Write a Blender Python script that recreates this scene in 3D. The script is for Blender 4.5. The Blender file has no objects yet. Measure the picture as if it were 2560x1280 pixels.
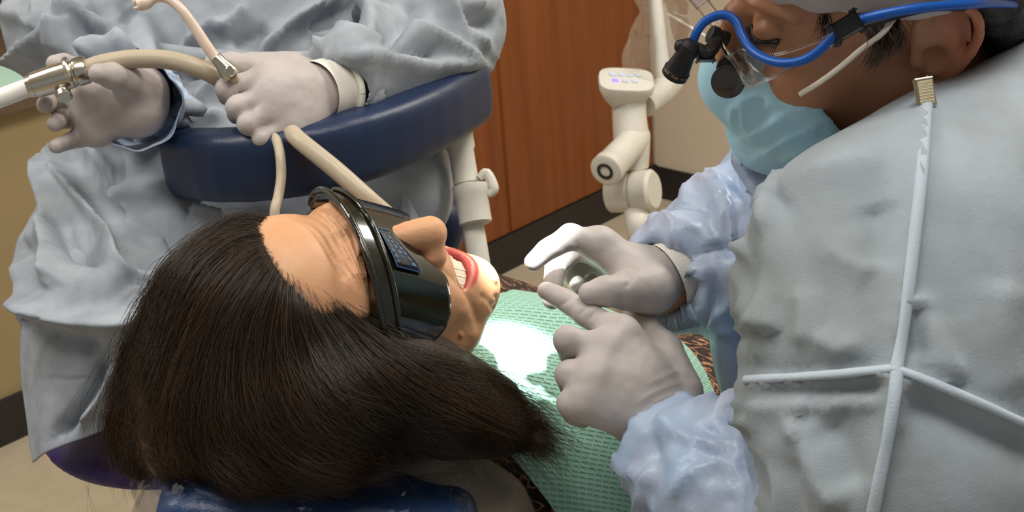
import bpy, bmesh, math, random
import numpy as np
from mathutils import Vector, Matrix
from mathutils.bvhtree import BVHTree

S = bpy.context.scene
COL = S.collection
f4 = np.float32

# ---------------------------------------------------------------- camera
FPX = 3200.0
CAM = np.array([0.0, 0.0, 1.32])
TH, RO = math.radians(23.5), 0.08
F_ = np.array([0, math.cos(TH), -math.sin(TH)])
R0 = np.array([1.0, 0, 0]); U0 = np.array([0, math.sin(TH), math.cos(TH)])
U_ = math.cos(RO) * U0 + math.sin(RO) * R0
R_ = math.cos(RO) * R0 - math.sin(RO) * U0
M_ = np.stack([R_, U_, -F_], 1)              # camera axes -> world

cd = bpy.data.cameras.new('camera'); cam = bpy.data.objects.new('camera', cd); COL.objects.link(cam)
cam.matrix_world = Matrix([[*M_[0], CAM[0]], [*M_[1], CAM[1]], [*M_[2], CAM[2]], [0, 0, 0, 1]])
cd.sensor_width = 36; cd.lens = FPX / 2560 * 36; cd.clip_start = 0.02
cd.dof.use_dof = True; cd.dof.focus_distance = .99; cd.dof.aperture_fstop = 18.0
S.camera = cam
S.view_settings.view_transform = 'Standard'; S.view_settings.look = 'None'
S.view_settings.gamma = 1.0; S.view_settings.use_curve_mapping = False
S.view_settings.exposure = 0.0
S.cycles.use_denoising = True
S.cycles.max_bounces = 8
S.cycles.transparent_max_bounces = 12

# ---------------------------------------------------------------- world and ceiling lamps
w = bpy.data.worlds.new('world'); S.world = w; w.use_nodes = True
w.node_tree.nodes['Background'].inputs[0].default_value = (0.78, 0.80, 0.82, 1)
w.node_tree.nodes['Background'].inputs[1].default_value = 0.34
def area(name, loc, sx, sy, power, color=(1, .97, .92)):
    l = bpy.data.lights.new(name, 'AREA'); l.shape = 'RECTANGLE'; l.size = sx; l.size_y = sy
    l.energy = power; l.color = color
    o = bpy.data.objects.new(name, l); COL.objects.link(o); o.location = loc
    return o
HEAD_W = 0.25
LAMP_W = 300.0
LAMPS = [(0.1, 0.6, 2.5, 19), (-1.5, 1.3, 2.5, 22), (1.35, 2.0, 2.5, 38)]
for x, y, z, e in LAMPS:
    area('ceiling_lamp_light', (x, y, z - .03), 1.1, .55, e)

def P(px, py, d):
    return CAM + d * (F_ + (px - 1280) / FPX * R_ - (py - 640) / FPX * U_)
def PX(V):
    q = (V - CAM) @ M_
    return 1280 + FPX * q[:, 0] / -q[:, 2], 640 - FPX * q[:, 1] / -q[:, 2], -q[:, 2]
def G(px, py, z=0.0):
    r = F_ + (px - 1280) / FPX * R_ - (py - 640) / FPX * U_
    return CAM + r * ((z - CAM[2]) / r[2])
def PP(l):
    return np.array([P(*q[:3]) for q in l])
UPW = np.array([0, 0, 1.0])
def nrm(v):
    v = np.asarray(v, float); return v / (np.linalg.norm(v) + 1e-12)

# ---------------------------------------------------------------- materials
def lin(c):
    return tuple(((x / 255) / 12.92 if x / 255 < .04045 else ((x / 255 + .055) / 1.055) ** 2.4) for x in c)
def mat(name, rgb, rough=.5, metal=0, bump=None, vary=None, trans=0, ior=1.45, translucent=0, alpha=None, spec=.5,
        sss=0, col=False, coat=0, emit=None, emis=1.0, see=0):
    m = bpy.data.materials.new(name); m.use_nodes = True
    nt = m.node_tree; N = nt.nodes; L = nt.links; b = N['Principled BSDF']
    c = lin(rgb)
    b.inputs['Base Color'].default_value = (*c, 1)
    b.inputs['Roughness'].default_value = rough; b.inputs['Metallic'].default_value = metal
    b.inputs['IOR'].default_value = ior; b.inputs['Specular IOR Level'].default_value = spec
    b.inputs['Transmission Weight'].default_value = trans; b.inputs['Coat Weight'].default_value = coat
    if sss:
        b.inputs['Subsurface Weight'].default_value = sss
        b.inputs['Subsurface Radius'].default_value = (.012, .005, .003); b.inputs['Subsurface Scale'].default_value = 1
    tc = N.new('ShaderNodeTexCoord')
    src = None
    if vary:                                    # (scale, rgb2, amount, stretch)
        nz = N.new('ShaderNodeTexNoise'); nz.inputs['Scale'].default_value = vary[0]; nz.inputs['Detail'].default_value = 6
        mp = N.new('ShaderNodeMapping'); mp.inputs['Scale'].default_value = vary[3] if len(vary) > 3 else (1, 1, 1)
        L.new(tc.outputs['Object'], mp.inputs[0]); L.new(mp.outputs[0], nz.inputs[0])
        mx = N.new('ShaderNodeMix'); mx.data_type = 'RGBA'
        mx.inputs[6].default_value = (*c, 1); mx.inputs[7].default_value = (*lin(vary[1]), 1)
        cr = N.new('ShaderNodeMapRange'); cr.inputs[1].default_value = .35; cr.inputs[2].default_value = .65
        cr.inputs[4].default_value = vary[2]
        L.new(nz.outputs[0], cr.inputs[0]); L.new(cr.outputs[0], mx.inputs[0]); src = mx.outputs[2]
    if col:                                     # colour attribute carries the intrinsic pigment
        at = N.new('ShaderNodeAttribute'); at.attribute_name = 'Col'
        if src is None: src = at.outputs[0]
        else:
            mu = N.new('ShaderNodeMix'); mu.data_type = 'RGBA'; mu.blend_type = 'MULTIPLY'; mu.inputs[0].default_value = 1
            L.new(src, mu.inputs[6]); L.new(at.outputs[0], mu.inputs[7]); src = mu.outputs[2]
    if src: L.new(src, b.inputs['Base Color'])
    if bump:                                    # list of (kind, scale, strength m)
        prev = None
        for kind, sc, st in bump:
            if kind == 'v':
                t = N.new('ShaderNodeTexVoronoi'); t.feature = 'DISTANCE_TO_EDGE'; t.inputs['Scale'].default_value = sc; o = t.outputs[0]
            elif kind == 'r':
                t = N.new('ShaderNodeTexNoise'); t.noise_type = 'RIDGED_MULTIFRACTAL'; t.inputs['Scale'].default_value = sc
                t.inputs['Detail'].default_value = 3; o = t.outputs[0]
            else:
                t = N.new('ShaderNodeTexNoise'); t.inputs['Scale'].default_value = sc; t.inputs['Detail'].default_value = 4; o = t.outputs[0]
            L.new(tc.outputs['Object'], t.inputs[0])
            bp = N.new('ShaderNodeBump'); bp.inputs['Distance'].default_value = st; bp.inputs['Strength'].default_value = 1
            L.new(o, bp.inputs['Height'])
            if prev: L.new(prev, bp.inputs['Normal'])
            prev = bp.outputs[0]
        L.new(prev, b.inputs['Normal'])
    if emit:
        b.inputs['Emission Color'].default_value = (*lin(emit), 1); b.inputs['Emission Strength'].default_value = emis
    out = N['Material Output']; sh = b.outputs[0]
    if translucent:
        t = N.new('ShaderNodeBsdfTranslucent'); t.inputs[0].default_value = (*c, 1)
        if src: L.new(src, t.inputs[0])
        ms = N.new('ShaderNodeMixShader'); ms.inputs[0].default_value = translucent
        L.new(sh, ms.inputs[1]); L.new(t.outputs[0], ms.inputs[2]); sh = ms.outputs[0]
    if see:
        t = N.new('ShaderNodeBsdfTransparent')
        ms = N.new('ShaderNodeMixShader'); ms.inputs[0].default_value = see
        L.new(sh, ms.inputs[1]); L.new(t.outputs[0], ms.inputs[2]); sh = ms.outputs[0]
    L.new(sh, out.inputs[0])
    return m

GOWN = mat('gown_nonwoven', (166, 176, 186), .75, bump=[('n', 900, .0003), ('n', 70, .0008)],
           vary=(11, (140, 148, 150), .95), spec=.3)
SEAM = mat('gown_folded_edge', (182, 195, 207), .7, bump=[('n', 700, .0003)])
GOWN_A = mat('gown_nonwoven_worn', (164, 171, 178), .8, bump=[('n', 700, .0003), ('n', 60, .0008)],
             vary=(30, (140, 146, 156), .8), spec=.25)
SLEEVE = mat('gown_film', (160, 184, 214), .34, bump=[('r', 30, .003), ('n', 500, .0003)], vary=(17, (184, 188, 206), .7), spec=.55)
GLOVE = mat('latex_glove', (186, 178, 174), .5, bump=[('n', 130, .0003), ('n', 900, .0001)], vary=(25, (172, 162, 158), .7), sss=.05)
CUFFW = mat('cuff_white', (226, 222, 212), .7, bump=[('n', 500, .0005)])
SKIN_P = mat('skin_patient', (222, 172, 130), .45, bump=[('n', 500, .00022), ('n', 140, .0005)], vary=(40, (214, 156, 116), .8), sss=.12, col=True)
SKIN_D = mat('skin_dentist', (190, 138, 104), .5, bump=[('n', 300, .0001)], vary=(30, (178, 122, 90), .8), sss=.1, col=True)
HAIRM = mat('hair_brown', (46, 36, 28), .45, bump=[('n', 300, .002)], spec=.4)
HAIRD = mat('hair_dark', (32, 26, 22), .5, bump=[('n', 300, .002)])
MASK = mat('mask_blue', (176, 226, 246), .85, bump=[('n', 900, .0003), ('n', 60, .001)], vary=(25, (190, 230, 244), .8), spec=.2)
LOOPW = mat('elastic_white', (214, 204, 190), .8)
NAVY = mat('vinyl_navy', (26, 42, 74), .38, bump=[('n', 500, .0003)], vary=(8, (20, 34, 62), .6))
NAVYH = mat('vinyl_headrest_blue', (40, 64, 104), .3, bump=[('n', 500, .0003)])
PURPLE = mat('vinyl_purple', (48, 30, 96), .5, bump=[('n', 400, .0003)])
TAUPE = mat('vinyl_taupe', (132, 122, 108), .6, bump=[('v', 260, .0012), ('n', 30, .004)], vary=(20, (118, 108, 94), .8))
WOOD = None
PLASTW = mat('plastic_offwhite', (212, 208, 197), .4, bump=[('n', 200, .0001)])
HOSE = mat('hose_tan', (182, 168, 146), .4, bump=[('n', 250, .0002)])
TIPW = mat('tip_white', (232, 230, 224), .35)
PEACH = mat('ejector_clear_pink', (236, 214, 196), .3, trans=.2)
CHROME = mat('chrome', (206, 200, 186), .22, metal=1)
BLACK = mat('black_plastic', (24, 24, 26), .45, bump=[('n', 300, .0002)])
BLUEC = mat('cable_blue', (10, 84, 176), .35)
CLEAR = mat('clear_plastic', (245, 246, 246), .05, trans=1, ior=1.3, see=.45)
FILM = mat('clear_film', (240, 243, 246), .08, trans=1, ior=1.25, bump=[('r', 14, .01)], see=.72)
LENSD = mat('dark_lens', (24, 26, 18), .06, spec=.6, coat=.3)
LENSB = mat('loupe_lens_brown', (50, 40, 38), .12, spec=.7, coat=.4)
FRAMEG = mat('frame_olive_black', (30, 31, 24), .16, coat=.5)
SILVER = mat('silver', (196, 188, 164), .25, metal=1)
CAPW = mat('bouffant_cap', (206, 202, 200), .8, bump=[('r', 40, .004), ('n', 900, .0004)], translucent=.25, see=.1)
TOOTH = mat('tooth', (238, 230, 206), .25, spec=.6)
WALLM = mat('wall_cream', (222, 211, 188), .85, bump=[('n', 220, .001)], vary=(3, (218, 206, 182), .6))
TANM = mat('laminate_tan', (172, 152, 112), .6, bump=[('n', 300, .0002)], vary=(5, (164, 144, 104), .6))
FLOORM = mat('floor_beige', (188, 174, 150), .45, bump=[('n', 120, .0003)], vary=(30, (176, 162, 138), .7))
COVE = mat('cove_base_black', (44, 40, 38), .55, bump=[('n', 200, .0002)])
COUNTER = mat('counter_edge_brown', (112, 90, 72), .5, vary=(60, (94, 74, 58), .6))
GREENP = mat('paper_mint', (186, 224, 206), .8)
CEIL = mat('ceiling_tile', (226, 224, 218), .9, bump=[('n', 150, .002)])
PANELM = mat('lamp_diffuser', (250, 248, 240), .5, emit=(255, 250, 240), emis=1.5)

def wood_mat():
    m = mat('cherry_wood', (132, 72, 28), .45, bump=[('n', 60, .0003)])
    nt = m.node_tree; N = nt.nodes; L = nt.links; b = N['Principled BSDF']
    tc = N.new('ShaderNodeTexCoord'); mp = N.new('ShaderNodeMapping'); mp.inputs['Scale'].default_value = (26, 26, 1.1)
    n1 = N.new('ShaderNodeTexNoise'); n1.inputs['Scale'].default_value = 1.6; n1.inputs['Detail'].default_value = 8
    n1.inputs['Distortion'].default_value = .6
    cr = N.new('ShaderNodeValToRGB'); e = cr.color_ramp.elements
    e[0].position = .3; e[0].color = (*lin((118, 62, 24)), 1); e[1].position = .7; e[1].color = (*lin((140, 78, 34)), 1)
    L.new(tc.outputs['Object'], mp.inputs[0]); L.new(mp.outputs[0], n1.inputs[0]); L.new(n1.outputs[0], cr.inputs[0])
    L.new(cr.outputs[0], b.inputs['Base Color']); return m
WOOD = wood_mat()

def paisley_mat():
    m = mat('paisley_fabric', (40, 24, 16), .8)
    nt = m.node_tree; N = nt.nodes; L = nt.links; b = N['Principled BSDF']
    tc = N.new('ShaderNodeTexCoord'); v = N.new('ShaderNodeTexVoronoi'); v.inputs['Scale'].default_value = 24
    nz = N.new('ShaderNodeTexNoise'); nz.inputs['Scale'].default_value = 30
    ad = N.new('ShaderNodeMix'); ad.data_type = 'RGBA'; ad.inputs[0].default_value = .06
    L.new(tc.outputs['Object'], ad.inputs[6]); L.new(nz.outputs[1], ad.inputs[7]); L.new(ad.outputs[2], v.inputs[0])
    ml = N.new('ShaderNodeMath'); ml.operation = 'MULTIPLY'; ml.inputs[1].default_value = 26
    sn = N.new('ShaderNodeMath'); sn.operation = 'SINE'
    L.new(v.outputs[0], ml.inputs[0]); L.new(ml.outputs[0], sn.inputs[0])
    cr = N.new('ShaderNodeValToRGB'); cr.color_ramp.interpolation = 'EASE'; e = cr.color_ramp.elements
    e[0].position = .0; e[0].color = (*lin((34, 20, 14)), 1); e[1].position = .98; e[1].color = (*lin((168, 128, 96)), 1)
    for p, c in ((.45, (44, 26, 18)), (.62, (116, 48, 28)), (.8, (70, 36, 22))):
        x = e.new(p); x.color = (*lin(c), 1)
    L.new(sn.outputs[0], cr.inputs[0]); L.new(cr.outputs[0], b.inputs['Base Color']); return m
PAISLEY = paisley_mat()

def bib_mat():                                  # rows of short embossed dashes, every other row shifted
    m = mat('bib_paper_green', (144, 192, 168), .8, spec=.25)
    nt = m.node_tree; N = nt.nodes; L = nt.links; b = N['Principled BSDF']
    uv = N.new('ShaderNodeUVMap'); uv.uv_map = 'UVMap'; sx = N.new('ShaderNodeSeparateXYZ'); L.new(uv.outputs[0], sx.inputs[0])
    def mth(op, a, c=None, d=None):
        n = N.new('ShaderNodeMath'); n.operation = op
        for k, v in enumerate((a, c, d)):
            if v is None: continue
            if isinstance(v, (int, float)): n.inputs[k].default_value = v
            else: L.new(v, n.inputs[k])
        return n.outputs[0]
    row = mth('DIVIDE', sx.outputs[0], .0052); ri = mth('FLOOR', row); rf = mth('FRACT', row)
    cu = mth('ADD', mth('DIVIDE', sx.outputs[1], .0098), mth('MULTIPLY', ri, .5)); cf = mth('FRACT', cu)
    lr = N.new('ShaderNodeMapRange'); lr.interpolation_type = 'SMOOTHSTEP'; L.new(mth('ABSOLUTE', mth('SUBTRACT', rf, .5)), lr.inputs[0])
    lr.inputs[1].default_value = .05; lr.inputs[2].default_value = .26; lr.inputs[3].default_value = 1; lr.inputs[4].default_value = 0
    lc = N.new('ShaderNodeMapRange'); lc.interpolation_type = 'SMOOTHSTEP'; L.new(mth('ABSOLUTE', mth('SUBTRACT', cf, .5)), lc.inputs[0])
    lc.inputs[1].default_value = .30; lc.inputs[2].default_value = .42; lc.inputs[3].default_value = 1; lc.inputs[4].default_value = 0
    dash = mth('MULTIPLY', lr.outputs[0], lc.outputs[0])
    nz = N.new('ShaderNodeTexNoise'); nz.inputs['Scale'].default_value = 320; L.new(uv.outputs[0], nz.inputs[0])
    bp = N.new('ShaderNodeBump'); bp.inputs['Distance'].default_value = -.0011; bp.inputs['Strength'].default_value = 1
    L.new(mth('MULTIPLY_ADD', nz.outputs[0], .5, dash), bp.inputs['Height']); L.new(bp.outputs[0], b.inputs['Normal'])
    mx = N.new('ShaderNodeMix'); mx.data_type = 'RGBA'; mx.inputs[6].default_value = (*lin((160, 204, 186)), 1)
    mx.inputs[7].default_value = (*lin((138, 184, 164)), 1)
    L.new(dash, mx.inputs[0]); L.new(mx.outputs[2], b.inputs['Base Color']); return m
BIB = bib_mat()

# ---------------------------------------------------------------- object helpers
def tag(o, label=None, cat=None, kind=None, group=None):
    if label: o['label'] = label
    if cat: o['category'] = cat
    if kind: o['kind'] = kind
    if group: o['group'] = group
    return o
def thing(name, loc, label, cat, group=None):
    o = bpy.data.objects.new(name, None); COL.objects.link(o); o.location = tuple(loc); o.empty_display_size = .05
    return tag(o, label, cat, None, group)
def par(o, p):
    if p is not None:
        o.parent = p
        q = p; t = Vector((0, 0, 0))
        while q is not None:
            t += q.location; q = q.parent
        o.location = Vector(o.location) - t
    return o
def mk(name, V, Fc, m, parent=None, smooth=True, colr=None, uv=None, mats=None, midx=None):
    V = np.asarray(V, f4); me = bpy.data.meshes.new(name)
    if isinstance(Fc, np.ndarray):
        n = Fc.shape[1]
        me.vertices.add(len(V)); me.vertices.foreach_set('co', V.ravel())
        me.loops.add(Fc.size); me.loops.foreach_set('vertex_index', Fc.astype(np.int32).ravel())
        me.polygons.add(len(Fc)); me.polygons.foreach_set('loop_start', np.arange(0, Fc.size, n, dtype=np.int32))
        me.update(calc_edges=True); me.validate()
    else:
        me.from_pydata(V.tolist(), [], Fc); me.update()
    if uv is not None:
        l = me.uv_layers.new(name='UVMap'); vi = np.zeros(len(me.loops), np.int32); me.loops.foreach_get('vertex_index', vi)
        l.data.foreach_set('uv', np.asarray(uv, f4)[vi].ravel())
    if colr is not None:
        a = me.color_attributes.new('Col', 'FLOAT_COLOR', 'POINT')
        a.data.foreach_set('color', np.concatenate([colr, np.ones((len(colr), 1))], 1).astype(f4).ravel())
    for x in (mats or [m]): me.materials.append(x)
    if midx is not None: me.polygons.foreach_set('material_index', np.asarray(midx, np.int32))
    if smooth: me.polygons.foreach_set('use_smooth', np.ones(len(me.polygons), bool))
    if smooth and not isinstance(Fc, np.ndarray): me.set_sharp_from_angle(angle=math.radians(36))
    o = bpy.data.objects.new(name, me); COL.objects.link(o)
    return par(o, parent)
def join(parts):
    Vs, Fs, n = [], [], 0
    for V, Fc in parts:
        Vs.append(np.asarray(V, float)); Fs += [[i + n for i in q] for q in (Fc.tolist() if isinstance(Fc, np.ndarray) else Fc)]
        n += len(V)
    return np.concatenate(Vs), Fs

def crom(pts, n):                               # Catmull-Rom through the points, n samples
    p = np.asarray(pts, float)
    p = np.concatenate([[2 * p[0] - p[1]], p, [2 * p[-1] - p[-2]]])
    m = len(p) - 3; t = np.linspace(0, m - 1e-9, n); i = t.astype(int); u = (t - i)[:, None]
    a, b, c, d = p[i], p[i + 1], p[i + 2], p[i + 3]
    return .5 * (2 * b + (c - a) * u + (2 * a - 5 * b + 4 * c - d) * u ** 2 + (3 * b - a - 3 * c + d) * u ** 3)
def tube(pts, r, n=14, samples=40, caps=True, flat=1.0, smooth=True):
    c = crom(pts, samples) if smooth else np.asarray(pts, float); k = len(c)
    rr = np.full(k, r) if np.isscalar(r) else np.interp(np.linspace(0, 1, k), np.linspace(0, 1, len(r)), r)
    T = np.gradient(c, axis=0); T /= np.linalg.norm(T, axis=1)[:, None] + 1e-12
    a = np.cross(T[0], [0.13, .2, 1.0]); a = nrm(a); V = []
    for i in range(k):
        a = nrm(a - T[i] * (a @ T[i])); b = np.cross(T[i], a)
        for j in range(n):
            q = 2 * math.pi * j / n
            V.append(c[i] + rr[i] * (math.cos(q) * a + flat * math.sin(q) * b))
    Fc = [[i * n + j, i * n + (j + 1) % n, (i + 1) * n + (j + 1) % n, (i + 1) * n + j] for i in range(k - 1) for j in range(n)]
    if caps: Fc += [list(range(n))[::-1], [(k - 1) * n + j for j in range(n)]]
    return np.array(V), Fc
def lathe(p, ax, prof, n=28):                   # profile of (distance along the axis, radius)
    p = np.asarray(p, float); ax = nrm(ax); a = nrm(np.cross(ax, [.31, .17, .93])); b = np.cross(ax, a); V = []
    for t, r in prof:
        for j in range(n):
            q = 2 * math.pi * j / n; V.append(p + ax * t + r * (math.cos(q) * a + math.sin(q) * b))
    k = len(prof)
    Fc = [[i * n + j, i * n + (j + 1) % n, (i + 1) * n + (j + 1) % n, (i + 1) * n + j] for i in range(k - 1) for j in range(n)]
    Fc += [list(range(n))[::-1], [(k - 1) * n + j for j in range(n)]]
    return np.array(V), Fc
def rbox(c, X, Y, Z, bev=.003, seg=2):          # half-axis vectors
    bm = bmesh.new(); bmesh.ops.create_cube(bm, size=2)
    c = np.asarray(c, float)
    for v in bm.verts:
        q = c + v.co.x * np.asarray(X) + v.co.y * np.asarray(Y) + v.co.z * np.asarray(Z); v.co = Vector(q)
    if bev: bmesh.ops.bevel(bm, geom=bm.edges[:], offset=bev, segments=seg, affect='EDGES', profile=.5)
    bm.normal_update()
    V = np.array([v.co[:] for v in bm.verts]); bm.verts.index_update()
    Fc = [[v.index for v in q.verts] for q in bm.faces]; bm.free(); return V, Fc
def sheet(ctrl, nu, nv, thick, m, name, parent, disp=None, uvs=1.0, wav=None):
    """grid of world control points -> smooth sheet with real thickness"""
    C = np.asarray(ctrl, float)
    A = np.stack([crom(C[i], nv) for i in range(C.shape[0])])
    B = np.stack([crom(A[:, j], nu) for j in range(nv)], 1)
    V = B.reshape(-1, 3)
    du = np.gradient(B, axis=0); dv = np.gradient(B, axis=1); Nn = np.cross(du, dv); Nn /= np.linalg.norm(Nn, axis=2)[..., None] + 1e-12
    Nn = Nn.reshape(-1, 3)
    if ((CAM - V) * Nn).sum(1).mean() < 0: Nn = -Nn
    if disp is not None: V = V + Nn * disp(V, Nn)[:, None]
    gi = np.arange(nu * nv).reshape(nu, nv)
    q = np.stack([gi[:-1, :-1], gi[1:, :-1], gi[1:, 1:], gi[:-1, 1:]], -1).reshape(-1, 4)
    n = nu * nv; V2 = np.concatenate([V, V - Nn * thick])
    rim = np.concatenate([gi[0, :], gi[1:, -1], gi[-1, ::-1][1:], gi[::-1, 0][1:]])
    sides = np.stack([rim[:-1], rim[1:], rim[1:] + n, rim[:-1] + n], 1)
    Fc = np.concatenate([q, q[:, ::-1] + n, sides])
    Lu = np.concatenate([[0], np.cumsum(np.linalg.norm(np.diff(B[:, nv // 2], axis=0), axis=1))])
    Lv = np.concatenate([[0], np.cumsum(np.linalg.norm(np.diff(B[nu // 2], axis=0), axis=1))])
    uv = np.stack(np.meshgrid(Lu, Lv, indexing='ij'), -1).reshape(-1, 2) * uvs
    o = mk(name, V2, Fc, m, parent, uv=np.concatenate([uv, uv]))
    bm = bmesh.new(); bm.from_mesh(o.data); bmesh.ops.recalc_face_normals(bm, faces=bm.faces[:]); bm.to_mesh(o.data); bm.free()
    return o

# ---------------------------------------------------------------- signed-distance modelling
def axis(lo, hi, h, fine=None, hf=None):
    if fine is None: return np.arange(lo, hi, h).astype(f4)
    return np.concatenate([np.arange(fine[0] - h, lo, -h)[::-1], np.arange(fine[0], fine[1], hf), np.arange(fine[1], hi, h)]).astype(f4)
class Field:
    def __init__(s, lo, hi, h, fine=None, hf=None):
        s.ax = [axis(lo[i], hi[i], h, None if fine is None else (fine[0][i], fine[1][i]), hf) for i in range(3)]
        s.D = np.full([len(a) for a in s.ax], 1.0, f4)
    def op(s, fn, lo, hi, k=.0, mode='add'):
        pad = abs(k) * 1.2 + .025; sl = []
        for i in range(3):
            a = np.searchsorted(s.ax[i], lo[i] - pad); b = np.searchsorted(s.ax[i], hi[i] + pad)
            if b <= a: return
            sl.append(slice(a, b))
        sl = tuple(sl); X = s.ax[0][sl[0]][:, None, None]; Y = s.ax[1][sl[1]][None, :, None]; Z = s.ax[2][sl[2]][None, None, :]
        d = fn(X, Y, Z); D = s.D[sl]
        if mode == 'sub': d = -d; sg = -1
        elif mode == 'int': sg = -1
        else: sg = 1
        a, b = sg * D, sg * d
        if k > 0:
            h = np.clip(.5 + .5 * (b - a) / k, 0, 1); r = b + (a - b) * h - k * h * (1 - h)
        else: r = np.minimum(a, b)
        s.D[sl] = sg * r
    def ell(s, c, rad, R=None, k=.01, mode='add'):
        c = np.asarray(c, f4); rad = np.asarray(rad, f4); R = np.eye(3) if R is None else R; R = R.astype(f4)
        def fn(X, Y, Z):
            x, y, z = X - c[0], Y - c[1], Z - c[2]
            k0 = 0; k1 = 0
            for i in range(3):
                q = x * R[0, i] + y * R[1, i] + z * R[2, i]
                k0 = k0 + (q / rad[i]) ** 2; k1 = k1 + (q / rad[i] ** 2) ** 2
            k0 = np.sqrt(k0); return k0 * (k0 - 1) / (np.sqrt(k1) + 1e-9)
        m = np.abs(R) @ rad
        s.op(fn, c - m, c + m, k, mode)
    def cap(s, pts, rad, k=.01, mode='add', flat=None):
        p = np.asarray(pts, f4); r = np.asarray(rad if np.ndim(rad) else [rad] * len(p), f4)
        def fn(X, Y, Z):
            out = None
            for i in range(len(p) - 1):
                a, b = p[i], p[i + 1]; ab = b - a
                x, y, z = X - a[0], Y - a[1], Z - a[2]
                L2 = float(ab @ ab) + 1e-12
                t = np.clip((x * ab[0] + y * ab[1] + z * ab[2]) / L2, 0, 1)
                dx, dy, dz = x - t * ab[0], y - t * ab[1], z - t * ab[2]
                if flat is not None:
                    n, fk = flat; q = (dx * n[0] + dy * n[1] + dz * n[2]) * (fk - 1)
                    dx, dy, dz = dx + q * n[0], dy + q * n[1], dz + q * n[2]
                d = np.sqrt(dx * dx + dy * dy + dz * dz) - (r[i] + (r[i + 1] - r[i]) * t)
                out = d if out is None else np.minimum(out, d)
            return out.astype(f4)
        s.op(fn, (p - r[:, None]).min(0), (p + r[:, None]).max(0), k, mode)
    def plane(s, p, n, rad, k=0., mode='int'):  # keep the side opposite to n, only within rad of p
        p = np.asarray(p, f4); n = nrm(n).astype(f4)
        def fn(X, Y, Z): return (X - p[0]) * n[0] + (Y - p[1]) * n[1] + (Z - p[2]) * n[2]
        s.op(fn, p - rad, p + rad, k, mode)
    def mesh(s, smooth=1):
        D = s.D; nx, ny, nz = D.shape; ins = D < 0
        cnt = np.zeros((nx - 1, ny - 1, nz - 1), np.int8)
        for i in (0, 1):
            for j in (0, 1):
                for l in (0, 1): cnt += ins[i:nx - 1 + i, j:ny - 1 + j, l:nz - 1 + l]
        act = (cnt > 0) & (cnt < 8); ci = np.argwhere(act); idx = np.full(act.shape, -1, np.int64); idx[act] = np.arange(len(ci))
        V = np.zeros((len(ci), 3)); W = np.zeros(len(ci))
        crn = [(i, j, l) for i in (0, 1) for j in (0, 1) for l in (0, 1)]
        ax = s.ax
        for a in crn:
            for d in range(3):
                if a[d]: continue
                b = list(a); b[d] = 1
                A = ci + np.array(a); B = ci + np.array(b)
                da = D[A[:, 0], A[:, 1], A[:, 2]]; db = D[B[:, 0], B[:, 1], B[:, 2]]
                m = (da < 0) != (db < 0)
                t = (da / (da - db + 1e-20))[m]
                pa = np.stack([ax[q][A[m, q]] for q in range(3)], 1); pb = np.stack([ax[q][B[m, q]] for q in range(3)], 1)
                V[m] += pa + (pb - pa) * t[:, None]; W[m] += 1
        V /= np.maximum(W, 1)[:, None]
        Q = []
        for d in range(3):
            e1, e2 = [(1, 2), (2, 0), (0, 1)][d]
            sl0 = [slice(1, -1)] * 3; sl1 = [slice(1, -1)] * 3
            sl0[d] = slice(0, -1); sl1[d] = slice(1, None)
            s0 = ins[tuple(sl0)]; s1 = ins[tuple(sl1)]; x = np.argwhere(s0 != s1)
            fl = s0[s0 != s1]
            off = np.ones(3, int); off[d] = 0; x = x + off
            def cell(o1, o2):
                q = x.copy(); q[:, e1] += o1; q[:, e2] += o2; return idx[q[:, 0], q[:, 1], q[:, 2]]
            q = np.stack([cell(-1, -1), cell(0, -1), cell(0, 0), cell(-1, 0)], 1)
            q[~fl] = q[~fl][:, ::-1]; Q.append(q)
        Q = np.concatenate(Q); Q = Q[(Q >= 0).all(1)]
        for _ in range(smooth): V = lap(V, Q)
        return V, Q
def lap(V, Q, lam=.5):
    A = np.zeros_like(V); n = np.zeros(len(V))
    for i in range(4):
        for j in (1, 3):
            a, b = Q[:, i], Q[:, (i + j) % 4]
            for c in range(3): A[:, c] += np.bincount(a, V[b, c], len(V))
            n += np.bincount(a, minlength=len(V))
    return V + lam * (A / np.maximum(n, 1)[:, None] - V)
def normals(V, Q):
    fn = np.cross(V[Q[:, 2]] - V[Q[:, 0]], V[Q[:, 3]] - V[Q[:, 1]]); N = np.zeros_like(V)
    for i in range(4):
        for c in range(3): N[:, c] += np.bincount(Q[:, i], fn[:, c], len(V))
    return N / (np.linalg.norm(N, axis=1)[:, None] + 1e-12)
def hsh(i, j, k, s):
    h = (i * 374761393 + j * 668265263 + k * 2147483647 + s * 1274126177) & 0xffffffff
    h = ((h ^ (h >> 13)) * 1274126177) & 0xffffffff
    return ((h ^ (h >> 16)) & 0xffff) / 65535.0
def vnoise(Pp, fr, seed=0):
    q = np.asarray(Pp, float) * fr + 100.3; i = np.floor(q).astype(np.int64); u = q - i; u = u * u * (3 - 2 * u); out = 0
    for a in (0, 1):
        for b in (0, 1):
            for c in (0, 1):
                w_ = (u[:, 0] if a else 1 - u[:, 0]) * (u[:, 1] if b else 1 - u[:, 1]) * (u[:, 2] if c else 1 - u[:, 2])
                out = out + w_ * hsh(i[:, 0] + a, i[:, 1] + b, i[:, 2] + c, seed)
    return out * 2 - 1
def ridged(Pp, fr, seed=0): return 1 - 2 * np.abs(vnoise(Pp, fr, seed))
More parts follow.
